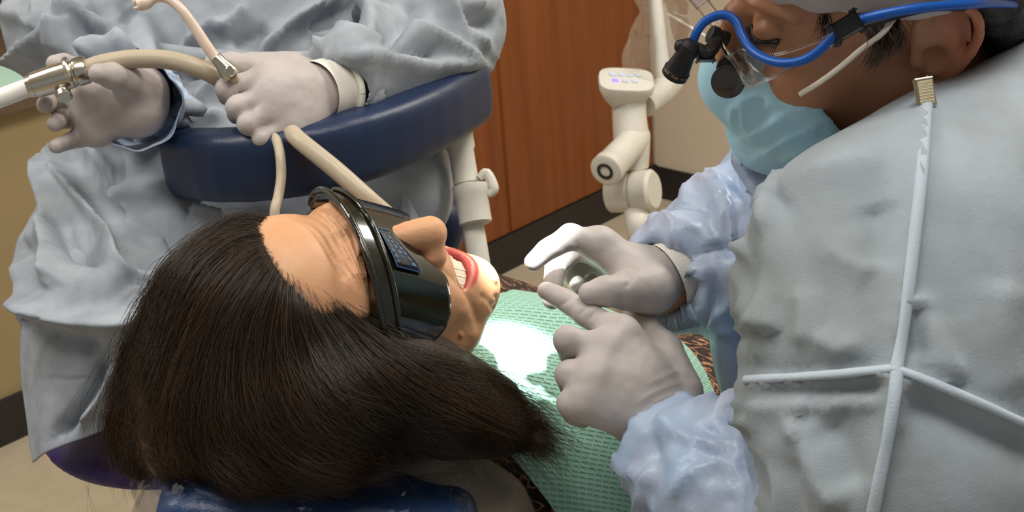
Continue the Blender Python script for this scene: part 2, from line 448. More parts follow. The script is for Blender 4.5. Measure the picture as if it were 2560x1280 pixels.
def folds(V, N, strokes, dmax=99, face=True):
    """cloth folds: ridges (+) and valleys (-) along drawn lines; width in metres, measured on the cloth"""
    x, y, d = PX(V); out = np.zeros(len(V)); tocam = CAM - V; fr = (tocam * N).sum(1) > 0
    for st in strokes:
        pts, wd, amp = st[:3]; side = st[3] if len(st) > 3 else 1.0
        c = crom(np.array(pts, float), 10 * len(pts)); tan = np.gradient(c, axis=0); tan /= np.linalg.norm(tan, axis=1)[:, None] + 1e-9
        wp = wd * FPX / np.median(d)
        lo, hi = c.min(0) - 4 * wp, c.max(0) + 4 * wp
        m = (x > lo[0]) & (x < hi[0]) & (y > lo[1]) & (y < hi[1]) & (d < dmax)
        if face: m &= fr
        ii = np.nonzero(m)[0]
        if not len(ii): continue
        dx = x[ii][:, None] - c[None, :, 0]; dy = y[ii][:, None] - c[None, :, 1]; r2 = dx * dx + dy * dy
        j = r2.argmin(1); r = np.sqrt(r2[np.arange(len(ii)), j]) * d[ii] / FPX
        sg = dx[np.arange(len(ii)), j] * tan[j, 1] - dy[np.arange(len(ii)), j] * tan[j, 0]
        w_ = np.where(sg > 0, wd * side, wd / max(side, 1e-3) if side != 1 else wd)
        s = j / (len(c) - 1); tp = np.clip(np.minimum(s, 1 - s) / .18 + .25, 0, 1)
        out[ii] += amp * tp * np.exp(-(r / w_) ** 1.5)
    return out
# ================================================================ the setting
C0 = G(1640, 490); AV = nrm(G(1255, 683) - C0); BV = np.array([-AV[1], AV[0], 0.0])
if BV[0] < 0: BV = -BV
def RB(a0, a1, b0, b1, z0, z1, bev=.0):
    c = C0 + AV * (a0 + a1) / 2 + BV * (b0 + b1) / 2 + UPW * (z0 + z1) / 2
    return rbox(c, AV * (a1 - a0) / 2, BV * (b1 - b0) / 2, UPW * (z1 - z0) / 2, bev)
def struct(name, geo, m):
    return tag(mk(name, *geo, m, smooth=False), kind='structure')
struct('floor', RB(-.06, 5.2, -.95, 4.2, -.05, 0), FLOORM)
struct('wall_back', RB(-.1, 0, -.95, 4.2, 0, 2.6), WALLM)
struct('wall_left', RB(-.1, 5.2, -.95, -.85, 0, 2.6), WALLM)
struct('ceiling', RB(-.1, 5.2, -.95, 4.2, 2.6, 2.66), CEIL)
struct('baseboard_back', RB(0, .008, 0.0, 4.2, 0, .09, .002), COVE)

cab = thing('tall_cabinet', C0 + AV * .6 - BV * .3, 'tall cherry wood cabinet with a black toe base behind the assistant', 'cabinet')
mk('body', *RB(0, 1.12, -.84, -.02, 0.0, 2.2, .002), WOOD, cab, smooth=False)
for a0, a1 in ((.012, .586), (.592, 1.118)):
    mk('door', *RB(a0, a1, -.02, 0, .1, 2.19, .003), WOOD, cab, smooth=False)
mk('toe_base', *RB(0, 1.12, -.02, .006, 0, .092, .003), COVE, cab, smooth=False)
bc = thing('base_cabinet', C0 + AV * 2.2 - BV * .5, 'tan laminate base cabinet with black toe base at the left edge', 'cabinet')
mk('body', *RB(1.13, 3.2, -.84, -.272, 0, .672, .002), TANM, bc, smooth=False)
mk('toe_base', *RB(1.13, 3.2, -.272, -.262, 0, .094, .003), COVE, bc, smooth=False)
wt = mk('worktop', *RB(1.13, 3.2, -.84, -.235, .672, .708, .004), COUNTER, None, smooth=False)
tag(wt, 'brown laminate worktop over the tan base cabinet', 'worktop')
gp = mk('paper_sheet', *RB(1.55, 2.05, -.62, -.27, .709, .7105, .0004), GREENP, None, smooth=False)
tag(gp, 'mint green tray paper lying on the brown worktop', 'paper')
bx = RB(1.3, 2.6, -.846, -.815, .709, 1.2, .002)
tag(mk('backsplash', *bx, COUNTER, None, smooth=False), 'brown backsplash board standing on the worktop', 'backsplash')
for i, (x, y, z, e) in enumerate(LAMPS):
    nm = ['above the patient', 'above the assistant', 'above the wood cabinet'][i]
    t = thing('ceiling_light', (x, y, 2.6), 'white recessed ceiling light panel ' + nm, 'light', 'ceiling light panels')
    mk('frame', *rbox((x, y, 2.585), (.64, 0, 0), (0, .34, 0), (0, 0, .014), .004), CEIL, t, smooth=False)
    mk('diffuser', *rbox((x, y, 2.57), (.6, 0, 0), (0, .3, 0), (0, 0, .004), .001), PANELM, t, smooth=False)

# ---------------------------------------------------------------- articulated white unit arm by the wood cabinet
D0 = 2.5
ua = thing('instrument_arm', G(1592, 700) * [1, 1, 0], 'white articulated instrument arm with a blue lit button pad by the cabinet', 'arm')
s_ = D0 / FPX
rr_ = nrm(R_ + .3 * F_); nn_ = nrm(U_ * .75 - F_ * .65); tt_ = np.cross(nn_, rr_)
pc = P(1566, 200, D0 - .03)
def pad_ring(sc, up):
    out = []
    for i in range(36):
        q = 2 * math.pi * i / 36; e = .55
        cx = math.copysign(abs(math.cos(q)) ** e, math.cos(q)) * .058; cy = math.copysign(abs(math.sin(q)) ** e, math.sin(q)) * .043
        out.append(pc + (rr_ * cx + tt_ * cy) * sc + nn_ * up + rr_ * cy * .25)
    return out
lv = [(.25, -.06), (.5, -.052), (.78, -.034), (.97, -.014), (1.0, -.004), (.97, .002), (.9, .003)]
V = np.array(sum([pad_ring(*l) for l in lv], [])); n = 36
Fc = [[i * n + j, i * n + (j + 1) % n, (i + 1) * n + (j + 1) % n, (i + 1) * n + j] for i in range(len(lv) - 1) for j in range(n)] + [list(range(n))[::-1], [(len(lv) - 1) * n + j for j in range(n)]]
hd = mk('control_panel', V, Fc, PLASTW, ua)
BTN = mat('button_pale_blue', (196, 206, 226), .5); LED = mat('led_blue', (90, 70, 220), .4, emit=(120, 100, 255), emis=2.5)
for i, (x, y) in enumerate(((-.026, .012), (-.008, .012), (.010, .012), (.028, .012), (-.026, -.01), (-.006, -.01), (.014, -.01))):
    c = pc + rr_ * x + tt_ * y + nn_ * .004
    mk('button', *rbox(c, rr_ * .0062, tt_ * .005, nn_ * .0014, .001), LED if i == 4 else BTN, hd)
mk('column', *tube([P(1572, 232, D0), P(1574, 300, D0), P(1580, 360, D0), P(1584, 420, D0 + .01)], [.033, .034, .036, .030], 20, 24), PLASTW, ua)
cy = nrm(P(1513, 428, D0 - .1) - P(1592, 345, D0))
L_ = np.linalg.norm(P(1513, 428, D0 - .1) - P(1592, 345, D0))
hn = mk('front_handle', *lathe(P(1592, 345, D0), cy, [(-.02, .02), (0, .029), (.6 * L_, .030), (.82 * L_, .030), (.84 * L_, .032), (.98 * L_, .032), (L_, .028), (L_, .017)]), PLASTW, ua)
mk('end_socket', *lathe(P(1592, 345, D0) + cy * (L_ - .004), cy, [(0, .013), (.006, .0165), (.0065, .011), (.002, .0105)]), BLACK, hn)
for q in (.55, .62, .69):
    c = P(1592, 345, D0) + cy * L_ * q + nrm(np.cross(cy, R_)) * 0 + nrm(np.cross(np.cross(cy, U_), cy)) * .0
mk('rear_handle', *tube([P(1612, 262, D0 + .02), P(1650, 232, D0 + .05), P(1682, 204, D0 + .08)], [.026, .028, .024], 18, 14), PLASTW, ua)
dx_ = nrm(R_ * .8 - F_ * .45 + U_ * .05)
dc = P(1578, 480, D0)
mk('drum_joint', *lathe(dc - dx_ * .048, dx_, [(0, .026), (.004, .037), (.05, .040), (.052, .036), (.056, .036), (.058, .041), (.092, .041), (.098, .035)]), PLASTW, ua)
mk('lower_arm', *tube([P(1590, 505, D0 + .01), P(1600, 600, D0 + .02), G(1612, 720) + [0, 0, .03]], [.026, .024, .026], 18, 20), PLASTW, ua)
mk('foot', *lathe(G(1612, 720), (0, 0, 1), [(0, .1), (.02, .1), (.032, .08), (.036, .03)]), PLASTW, ua)
mk('upper_arm', *tube([P(1660, 215, D0 + .06), P(1652, 120, D0 + .06), P(1640, 0, D0 + .07), P(1628, -140, D0 + .09)], [.018, .013, .012, .012], 14, 20), PLASTW, ua)
bag = Field(P(1640, 60, D0 + .1) - .22, P(1640, 60, D0 + .1) + .22, .006)
bag.cap([P(1648, -120, D0 + .07), P(1655, 60, D0 + .06), P(1640, 150, D0 + .02)], [.042, .05, .06], .02)
V, Q = bag.mesh(); N = normals(V, Q); V += N * (ridged(V, 22, 3) * .008)[:, None]
tag(mk('plastic_sleeve', V, Q, FILM), 'clear crinkled plastic sleeve bagging the white instrument arm', 'sleeve')
tag(mk('thin_rod', *tube([P(1668, 36, 2.62), P(1720, 66, 2.62), P(1765, 92, 2.62), P(1790, 105, 2.62)], .004, 10, 12), PLASTW), 'thin white rod sticking out beside the bagged arm', 'rod')

# ---------------------------------------------------------------- assistant's stool with belly bar
sc_ = G(620, 1000, .62)
seatc = P(485, 1005, 1.44)
st = thing('assistant_stool', (seatc[0], seatc[1], 0), 'purple seated assistant stool with a curved navy body support bar', 'stool')
fs = Field(seatc - [.34, .34, .12], seatc + [.34, .34, .12], .008)
fs.ell(seatc, (.168, .165, .038), k=0)
V, Q = fs.mesh(2); V[:, 2] = seatc[2] + np.clip((V[:, 2] - seatc[2]) * 1.0, -.04, .04)
mk('seat', V, Q, PURPLE, st)
barp = [P(470, 408, 1.37), P(560, 412, 1.31), P(680, 405, 1.285), P(820, 382, 1.29), P(960, 342, 1.33), P(1080, 290, 1.39), P(1172, 232, 1.47)]
fb = Field(np.min(barp, 0) - .08, np.max(barp, 0) + .08, .005)
bc_ = crom(barp, 16).astype(f4)
def bar_fn(x, y, z):                             # swept rounded-square pad, taller than deep
    out = None
    for a, b in zip(bc_[:-1], bc_[1:]):
        ab = b - a; X, Y, Z = x - a[0], y - a[1], z - a[2]
        t = np.clip((X * ab[0] + Y * ab[1] + Z * ab[2]) / float(ab @ ab), 0, 1)
        h2 = (X - t * ab[0]) ** 2 + (Y - t * ab[1]) ** 2; v2 = ((Z - t * ab[2]) * .74) ** 2
        d = (h2 * h2 + v2 * v2) ** .25 - .027; out = d if out is None else np.minimum(out, d)
    return out
fb.op(bar_fn, bc_.min(0) - .05, bc_.max(0) + .05)
V, Q = fb.mesh(2); mk('support_bar', V, Q, NAVY, st)
pt, pm = P(1142, 310, 1.46), P(1187, 590, 1.44)
pf = pm + (pm - pt) * ((pm[2] - .08) / (pt[2] - pm[2]))
pd = nrm(pm - pt)
mk('post', *tube([pt, (pt + pm) / 2, pm, (pm + pf) / 2, pf], .0125, 20, 12), PLASTW, st)
mk('post_sleeve', *lathe(pt, pd, [(-.02, .012), (-.01, .0165), (.028, .0165), (.032, .0145), (.07, .0145), (.0705, .0125)]), PLASTW, st)
c0 = P(1177, 480, 1.44)
mk('collar', *lathe(c0 - pd * .008, pd, [(0, .0145), (.001, .0205), (.012, .0205), (.015, .0185), (.044, .0185), (.046, .0135)]), PLASTW, st)
mk('lever', *tube([c0 + R_ * .012 - pd * .016, c0 + R_ * .021 - pd * .022, c0 + R_ * .026 - pd * .004, c0 + R_ * .018 + pd * .004], [.004, .006, .0065, .004], 10, 16), PLASTW, st)
# curved arm from the post to the seat column, the column, star base and castors
mk('seat_column', *lathe(seatc * [1, 1, 0] + [0, 0, .06], (0, 0, 1), [(0, .035), (.3, .03), (.3, .022), (.52, .022)]), CHROME, st)
mk('bar_carrier', *tube([pf, (pf + seatc * [1, 1, 0] + [0, 0, .1]) / 2, seatc * [1, 1, 0] + [0, 0, .1]], .014, 12, 10), PLASTW, st)
for i in range(5):
    q = 2 * math.pi * i / 5 + .3; e = seatc * [1, 1, 0] + np.array([math.cos(q) * .27, math.sin(q) * .27, .065])
    lg = mk('leg', *tube([seatc * [1, 1, 0] + [0, 0, .09], (seatc * [1, 1, 0] + [0, 0, .085] + e) / 2, e], [.022, .018, .014], 12, 8), BLACK, st)
    ax_ = np.array([-math.sin(q), math.cos(q), 0])
    mk('castor', *lathe(e + [0, 0, -.037] - ax_ * .012, ax_, [(0, .02), (.003, .026), (.021, .026), (.024, .02)], 16), BLACK, lg)
bk = Field(P(1100, 520, 1.6) - .14, P(1100, 520, 1.6) + .14, .006)
bk.cap([P(1000, 560, 1.62), P(1070, 525, 1.58), P(1095, 560, 1.56), P(1080, 640, 1.56)], [.03, .034, .036, .03], .01)
V, Q = bk.mesh(2); mk('side_bolster', V, Q, NAVY, st)
# ================================================================ people: shared builders
def frame3(rc, fc, cc): return M_ @ np.stack([rc, fc, cc], 1)
def hd_(O, R, l): return O + R @ np.asarray(l, float)
def loc_(V, O, R): return (V - O) @ R
def head(F, O, R, mouth=None, sides=(-1, 1), nose=1.0, ez=0.0):
    h = lambda x, y, z: hd_(O, R, (x, y, z))
    F.ell(h(0, -.012, .045), (.074, .094, .084), R, .0)
    F.ell(h(0, .032, .048), (.063, .052, .058), R, .02)
    F.ell(h(0, .03, -.035), (.061, .066, .082), R, .025)
    for s in (-1, 1):
        F.cap([h(.056 * s, -.005, -.035), h(.05 * s, .012, -.068), h(.03 * s, .052, -.092), h(0, .078, -.098)], [.018, .017, .017, .018], .02)
        F.ell(h(.042 * s, .062, -.016), (.024, .022, .02), R, .02)
        F.cap([h(.012 * s, .092, .038 + ez), h(.036 * s, .088, .04 + ez), h(.054 * s, .07, .032 + ez)], [.008 - ez * .3, .008 - ez * .3, .007 - ez * .3], .012)
    F.ell(h(0, .08, -.098), (.024, .019, .017), R, .015)
    F.ell(h(0, .077, -.058), (.036, .024, .034), R, .02)
    for s in (-1, 1):
        F.ell(h(.033 * s, .1, .016 + ez), (.019, .014, .013), R, .014, 'sub')
        F.ell(h(.032 * s, .0745 + ez * .15, .018 + ez), (.0145, .0138, .0138), R, .004)
    t = .119 if nose >= 1 else .108
    F.cap([h(0, .093, .026), h(0, .1 + .3 * (t - .118), .006), h(0, t - .003, -.016), h(0, t, -.0235)], [.009, .0105, .0126, .0139], .010)
    for s in (-1, 1):
        F.ell(h(.0125 * s, t - .015, -.032), (.0095, .013, .0105), R, .008)
    F.ell(h(0, .1, -.041), (.007, .012, .006), R, .006)
    for s in (-1, 1): F.ell(h(.007 * s, t - .01, -.040), (.0035, .006, .005), R, .003, 'sub')
    if mouth:
        F.ell(h(0, .1, -.0665), (.0255, .02, .0115), R, .005, 'sub')
        up = [h(-.029, .081, -.063), h(-.018, .0935, -.0575), h(-.006, .0985, -.054), h(0, .098, -.0548), h(.006, .0985, -.054), h(.018, .0935, -.0575), h(.029, .081, -.063)]
        lo = [h(-.029, .081, -.063), h(-.018, .0935, -.0765), h(0, .0985, -.0815), h(.018, .0935, -.0765), h(.029, .081, -.063)]
        F.cap(crom(up, 14), np.interp(np.linspace(-1, 1, 14), [-1, -.5, 0, .5, 1], [.002, .0042, .0048, .0042, .002]), .004)
        F.cap(crom(lo, 14), np.interp(np.linspace(-1, 1, 14), [-1, -.5, 0, .5, 1], [.0018, .004, .0048, .004, .0018]), .004)
    else:
        F.cap([h(-.022, .09, -.061), h(0, .1, -.058), h(.022, .09, -.061)], [.003, .0055, .003], .004)
        F.cap([h(-.02, .09, -.067), h(0, .099, -.069), h(.02, .09, -.067)], [.003, .0065, .003], .004)
    for s in sides:                              # ears: helix rim, antihelix, concha, tragus, lobe
        e = lambda x, y, z: h(s * (.071 + x), -.012 + y * 1.12, z * 1.12)
        F.ell(e(.005, -.008, .006), (.0095, .021, .031), R, .006)
        rim = [e(.006, .006, .012), e(.010, .008, .026), e(.015, -.004, .035), e(.019, -.018, .032), e(.020, -.025, .018), e(.018, -.023, .002), e(.013, -.014, -.014), e(.009, -.004, -.026), e(.006, .003, -.028)]
        F.cap(crom(rim, 24), np.interp(np.linspace(0, 1, 24), [0, .3, .8, 1], [.003, .0036, .0042, .0058]), .003)
        F.cap([e(.011, -.004, .024), e(.013, -.013, .012), e(.012, -.012, -.004), e(.009, -.004, -.014)], .0034, .003)
        F.ell(e(.013, .0, -.002), (.009, .0085, .0105), R, .004, 'sub')
        F.ell(e(.006, .0075, -.004), (.004, .005, .006), R, .004)

def body_mesh(name, F, parent, m, tint=None, strokes=None, disp=None, smooth=1):
    V, Q = F.mesh(smooth); N = normals(V, Q)
    if strokes: V = V + N * folds(V, N, strokes)[:, None]
    if disp is not None: V = V + N * disp(V)[:, None]
    c = np.ones((len(V), 3))
    if tint is not None: tint(V, N, c)
    return mk(name, V, Q, m, parent, colr=c)
def seg_d(V, pts):                               # distance to a polyline
    p = np.asarray(pts, float); out = np.full(len(V), 9.)
    for a, b in zip(p[:-1], p[1:]):
        t = np.clip(((V - a) @ (b - a)) / ((b - a) @ (b - a)), 0, 1); out = np.minimum(out, np.linalg.norm(V - a - t[:, None] * (b - a), axis=1))
    return out
def blend(c, w_, col): c += np.clip(w_, 0, 1)[:, None] * (np.asarray(col) - c)

def hand(name, parent, wrist, fore, mcps, fingers, thumb, m=GLOVE, sc=1.0, cut=None, extra=(), strokes=None, h=.0016, rw=.026, pal=.013):
    """one glove: palm from the wrist to the four knuckles, four jointed fingers, a thumb off the palm's side"""
    W = P(*wrist); Fo = P(*fore); K = PP(mcps); FG = [PP(f) for f in fingers]; TH_ = PP(thumb)
    allp = np.concatenate([W[None], Fo[None], K, *FG, TH_]); lo, hi = allp.min(0) - .04, allp.max(0) + .04
    F = Field(lo, hi, h)
    F.cap([Fo, W], [rw * 1.04, rw], 0)
    for i, q in enumerate(K):
        F.cap([W + (q - W) * .08, W + (q - W) * .55, q], [rw * .72, .0155 * sc, .0122 * sc], .012)
    F.cap(K, [.0118 * sc, .012 * sc, .0115 * sc, .0105 * sc], .010)
    for i in range(3): F.cap([W * .6 + K[i] * .4, W * .6 + K[i + 1] * .4, K[i + 1]], pal * sc, .012)
    F.cap([W + (TH_[0] - W) * .3, TH_[0], TH_[1]], [.018 * sc, .0175 * sc, .0135 * sc], .014)
    F.cap([TH_[0], (TH_[1] + K[0]) / 2 * .35 + TH_[0] * .65, K[0]], [.013 * sc, .0125 * sc, .0105 * sc], .014)
    for c, r in extra: F.ell(P(*c), (r, r, r), None, .014)
    base = F.D.copy(); out = F.D.copy()
    RF = [(.0112, .0100, .0092, .0078), (.0114, .0102, .0094, .0080), (.0108, .0097, .0090, .0076), (.0098, .0088, .0081, .0068)]
    for i, f in enumerate(FG):
        F.D = base.copy(); r = np.array(RF[i]) * sc
        f = np.concatenate([K[i][None], f]); fr = f.copy()
        F.cap(fr, np.array([r[0] * 1.03, r[1], r[2], r[3]])[:len(fr)], .008)
        F.ell(fr[1], [r[1] * 1.08] * 3, None, .004)
        out = np.minimum(out, F.D)
    F.D = base.copy(); F.cap(TH_, np.array([.0145, .0128, .0118, .0092])[:len(TH_)] * sc, .012); F.ell(TH_[-2], [.0122 * sc] * 3, None, .004)
    F.D = np.minimum(out, F.D)
    if cut is not None: F.plane(P(*cut[0]), P(*cut[1]) - P(*cut[0]), .07)
    V, Q = F.mesh(1); N = normals(V, Q)
    V = V + N * (vnoise(V, 160, 5) * .0003 + vnoise(V, 70, 6) * .0004)[:, None]
    if strokes: V = V + N * folds(V, N, strokes)[:, None]
    return mk(name, V, Q, m, parent)

# ================================================================ the patient
PO = P(817, 824, 1.045)
_c, _s = math.cos(.056), math.sin(.056)
_rt = lambda v: (v[0] * _c - v[1] * _s, v[0] * _s + v[1] * _c, v[2])
PR = frame3(_rt((.331, -.705, .627)), _rt((.62, .664, .419)), _rt((-.711, .25, .657)))
PR = np.stack([nrm(PR[:, 0]), nrm(np.cross(PR[:, 2], PR[:, 0])), nrm(PR[:, 2])], 1); PR[:, 0] = np.cross(PR[:, 1], PR[:, 2])
pl = lambda x, y, z: hd_(PO, PR, (x, y, z))
NB = CAM + M_ @ np.array([-.066, -.145, -1.165])            # base of the neck
TB = M_ @ nrm([.80, -.33, -.49]); TR = M_ @ nrm([.25, -.66, .62]); TR = nrm(TR - TB * (TR @ TB)); TN = np.cross(TR, TB)
TRM = np.stack([TR, TB, TN], 1)
tp = lambda s, t, h: NB + TB * s + TR * t + TN * h
patient = thing('person', tp(.25, 0, -.12), 'person lying back with long dark brown hair and a paisley blouse, mouth open', 'person')
lo = np.minimum(PO, np.minimum(tp(0, -.3, -.2), tp(.95, .3, .2))) - .25; hi = np.maximum(PO, np.maximum(tp(0, -.3, -.2), tp(.95, .3, .2))) + .25
F = Field(lo, hi, .011, (PO - .145, PO + .145), .0018)
head(F, PO, PR, mouth=True)
F.cap([pl(0, -.02, -.04), pl(0, -.026, -.1), NB], [.052, .05, .058], .025)
F.ell(tp(.25, 0, 0), (.19, .33, .085), TRM, .03); F.ell(tp(.44, -.05, .01), (.185, .19, .085), TRM, .04)
for s in (-1, 1):
    F.cap([tp(.03, 0, -.01), tp(.05, .15 * s, -.02)], [.05, .055], .03)
    F.cap([tp(.05, .165 * s, -.02), tp(.32, .22 * s, -.05), tp(.5, .1 * s, .08)], [.052, .042, .03], .02)
    F.ell(tp(.505, .06 * s, .085), (.045, .05, .025), TRM, .02)
    F.cap([tp(.52, .09 * s, -.02), tp(.95, .1 * s, 0)], [.085, .07], .04)
def px2(l): return [(x / 2.286 + 640, y / 2.286 + 440) for x, y in l]
WR = []
for l in ([(190, 235), (270, 250), (330, 300), (400, 400), (470, 530), (520, 600)], [(240, 222), (330, 260), (400, 330), (450, 420), (520, 540), (600, 660)],
          [(300, 205), (390, 255), (450, 330), (500, 430), (560, 540), (640, 680)], [(360, 195), (430, 240), (490, 310), (540, 420), (600, 530), (680, 690)],
          [(400, 190), (475, 240), (535, 320), (585, 430), (645, 560), (720, 700)], [(440, 200), (520, 290), (570, 380), (620, 480), (690, 620)]):
    WR.append((px2(l), .0018, -.0036))
WR += [([(1098, 668), (1135, 700), (1168, 740), (1190, 790), (1196, 830)], .003, -.0018), ([(1200, 735), (1220, 752), (1240, 778)], .0022, -.0016),
       ([(1236, 735), (1243, 752), (1232, 772)], .002, -.0014), ([(1150, 770), (1175, 800), (1180, 850)], .006, .0012)]
LIPU = [pl(-.029, .083, -.062), pl(-.018, .0955, -.0565), pl(0, .101, -.0545), pl(.018, .0955, -.0565), pl(.029, .083, -.062)]
LIPL = [pl(-.029, .083, -.064), pl(-.018, .0975, -.0775), pl(0, .104, -.083), pl(.018, .0975, -.0775), pl(.029, .083, -.064)]
LIPI = [pl(-.026, .084, -.0655), pl(-.015, .0965, -.0715), pl(0, .101, -.0765), pl(.015, .0965, -.0715), pl(.026, .084, -.0655)]
def ptint(V, N, c):
    blend(c, (.0046 - seg_d(V, crom(LIPI, 20))) / .002 * (loc_(V, PO, PR)[:, 2] < -.0655), (.72, .15, .30))
    blend(c, (.0036 - seg_d(V, crom(LIPL, 20))) / .002, (.72, .15, .31))
    blend(c, (.0042 - seg_d(V, crom(LIPU, 20))) / .003 * .8, (.94, .58, .60))
    q = loc_(V, PO, PR)
    blend(c, (1 - np.linalg.norm((q - [0, .112, -.025]) / [.026, .03, .02], axis=1)) * .6, (1.02, .80, .74))
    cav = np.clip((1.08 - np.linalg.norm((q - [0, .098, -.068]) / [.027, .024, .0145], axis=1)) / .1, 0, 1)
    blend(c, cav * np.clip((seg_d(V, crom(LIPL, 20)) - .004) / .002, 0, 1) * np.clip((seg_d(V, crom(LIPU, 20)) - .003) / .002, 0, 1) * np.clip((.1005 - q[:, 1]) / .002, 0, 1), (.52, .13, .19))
    for p in ((1237, 703), (1150, 838)):
        x, y, d = PX(V); blend(c, (np.hypot(x - p[0], y - p[1]) < 6) * .8, (.72, .36, .26))
def pdisp(V):
    x, y, d = PX(V); o = 0
    for p in ((1237, 703), (1150, 838)): o = o + .0022 * np.exp(-((x - p[0]) ** 2 + (y - p[1]) ** 2) / 30.) * (d < 1.1)
    return o
body_mesh('body', F, patient, SKIN_P, ptint, WR, pdisp)
# teeth
for i in range(-3, 4):
    for up, z0 in ((1, -.0662),):
        x = i * .0068; y = .0935 - 13 * x * x
        T = rbox(pl(x, y, z0), PR @ np.array([.00335, 26 * x * .00335 * -1, 0]), PR @ np.array([0, .003, 0]), PR @ np.array([0, 0, .0078 - .0006 * abs(i)]), .0022, 3)
        mk('tooth', *T, TOOTH, patient)
# blouse: same torso, one layer of cloth proud of it
F = Field(lo, hi, .007)
F.ell(tp(.25, 0, 0), (.2, .335, .092), TRM, 0); F.ell(tp(.44, -.05, .015), (.2, .2, .095), TRM, .04)
for s in (-1, 1):
    F.cap([tp(.05, .06 * s, -.015), tp(.05, .15 * s, -.02)], [.052, .064], .03)
    F.cap([tp(.05, .165 * s, -.02), tp(.32, .22 * s, -.05), tp(.48, .12 * s, .075)], [.066, .056, .04], .02)
    F.cap([tp(.52, .09 * s, -.02), tp(.93, .1 * s, 0)], [.1, .085], .04)
V, Q = F.mesh(2); N = normals(V, Q); V = V + N * (.004 * ridged(V, 12, 1))[:, None]
mk('blouse', V, Q, PAISLEY, patient)
# safety glasses on the patient (worn, lifts off: a thing of its own)
def gl(u, z, out=0.0):                           # wrap-around arc, u in -1..1
    q = u * 1.32; x = .0775 * math.sin(q); y = .036 + .070 * math.cos(q) ** .8
    return pl(x * (1 + out * 6), y + out, z - .11 * x)
glass = thing('safety_glasses', pl(0, .1, .03), 'dark wraparound safety glasses over the eyes of the person lying back', 'glasses')
us = np.linspace(-1, 1, 41)
def band(z0f, z1f, o0, o1, th, m, name, parent, us=us, nv=10):
    C = []
    for u in us: C.append([gl(u, z0f(u) + (z1f(u) - z0f(u)) * v, o0 + (o1 - o0) * v) for v in np.linspace(0, 1, 6)])
    return sheet(C, len(us) * 2, nv, th, m, name, parent)
ztop = lambda u: .046 - .024 * abs(u) ** 2.2
zbar = lambda u: ztop(u) - .017 + .004 * abs(u)
zlow = lambda u: (.004 - .036 * min(1, abs(u) / .32) ** 1.5 if abs(u) < .32 else -.032 + .02 * max(0, (abs(u) - .6) / .4) ** 2)
band(ztop, zbar, .002, .006, .0035, FRAMEG, 'frame', glass)
band(lambda u: zbar(u) + .003, zlow, .0045, .006, .002, LENSD, 'lens', glass, nv=24)
mk('brow_rim', *tube([gl(u, ztop(u) + .0005, .004) for u in us], .0024, 10, 90), FRAMEG, glass)
mk('brow_ridge', *tube([gl(u, zbar(u) + .001, .0075) for u in us], .0019, 10, 90), FRAMEG, glass)
for s in (-1, 1):
    mk('temple_arm', *tube([gl(s, ztop(1) - .008, .002), pl(.079 * s, .02, .018 - .008 * s), pl(.080 * s, -.03, .012 - .008 * s)], [.006, .005, .0035], 10, 20, flat=.5), FRAMEG, glass)
    mk('hinge_screw', *lathe(gl(s * .97, ztop(1) - .004, .005), gl(s, .03, .03) - gl(s, .03, 0), [(0, .002), (.002, .002), (.0026, .0012)], 12), BLACK, glass)
REFL = mat('reflection_slate_blue', (70, 108, 150), .3); REFD = mat('reflection_dark', (18, 24, 34), .35)  # blue and dark tones of a reflection painted on the lens
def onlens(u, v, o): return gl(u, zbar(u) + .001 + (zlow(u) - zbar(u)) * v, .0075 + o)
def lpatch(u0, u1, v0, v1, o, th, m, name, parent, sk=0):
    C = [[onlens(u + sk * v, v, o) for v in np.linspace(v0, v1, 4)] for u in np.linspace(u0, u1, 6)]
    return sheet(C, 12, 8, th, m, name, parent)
rfl = lpatch(.03, .37, .14, .56, .0003, .0004, REFL, 'label', glass)  # reflected ceiling light panel, put on the lens as thin coloured patches
lpatch(.043, .357, .16, .54, .0006, .0003, REFD, 'reflection_field', rfl)
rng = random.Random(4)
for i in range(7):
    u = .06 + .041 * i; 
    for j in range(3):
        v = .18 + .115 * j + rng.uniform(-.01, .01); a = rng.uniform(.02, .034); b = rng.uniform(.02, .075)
        if rng.random() < .8: lpatch(u, u + a, v, v + b, .0009, .0003, REFL, 'reflection_fleck', rfl)
# ================================================================ the dentist (right)
DO = P(2158, 4, .91)
DRm = np.stack([nrm(M_ @ np.array(v)) for v in ((-.22, .638, -.738), (-.945, -.325, .0), (-.24, .698, .675))], 1)
DRm[:, 1] = nrm(np.cross(DRm[:, 2], DRm[:, 0])); DRm[:, 0] = np.cross(DRm[:, 1], DRm[:, 2])
dl = lambda x, y, z: hd_(DO, DRm, (x, y, z))
dentist = thing('person', P(2350, 1100, 1.0), 'person in blue gown, blue mask and clear cap leaning over the reclined patient, pointing', 'person')
DN = P(2300, 330, 1.0)                                        # base of the neck
ARM_R = [(2130, 335, 1.13), (2030, 480, 1.13), (1850, 595, 1.12), (1700, 680, 1.085), (1640, 708, 1.07)]
ARM_L = [(2260, 640, .80), (2330, 1000, .78), (2240, 1420, .80), (1980, 1330, .87), (1760, 1170, .95), (1650, 1080, .985)]
pts = PP(ARM_R + ARM_L + [(2350, 1500, 1.05), (2700, 400, .9), (1500, 640, 1.07), (2100, -330, .9)])
lo, hi = pts.min(0) - .16, pts.max(0) + .16; lo = np.minimum(lo, [lo[0], P(2400, 1430, 1.08)[1] - .45, .0])
F = Field(lo, hi, .009, (DO - .15, DO + .16), .0025)
head(F, DO, DRm, nose=.5, sides=(-1, 1), ez=.014)
F.cap([dl(0, -.03, -.03), dl(0, -.05, -.08), DN], [.054, .054, .06], .03)
F.cap([DN, P(2320, 800, 1.06), P(2400, 1400, 1.08)], [.07, .115, .12], .04)
F.cap([P(2180, 380, 1.09), DN, P(2400, 640, .87)], [.035, .06, .055], .04)
F.cap(PP(ARM_R), [.042, .046, .04, .03, .027], .02)
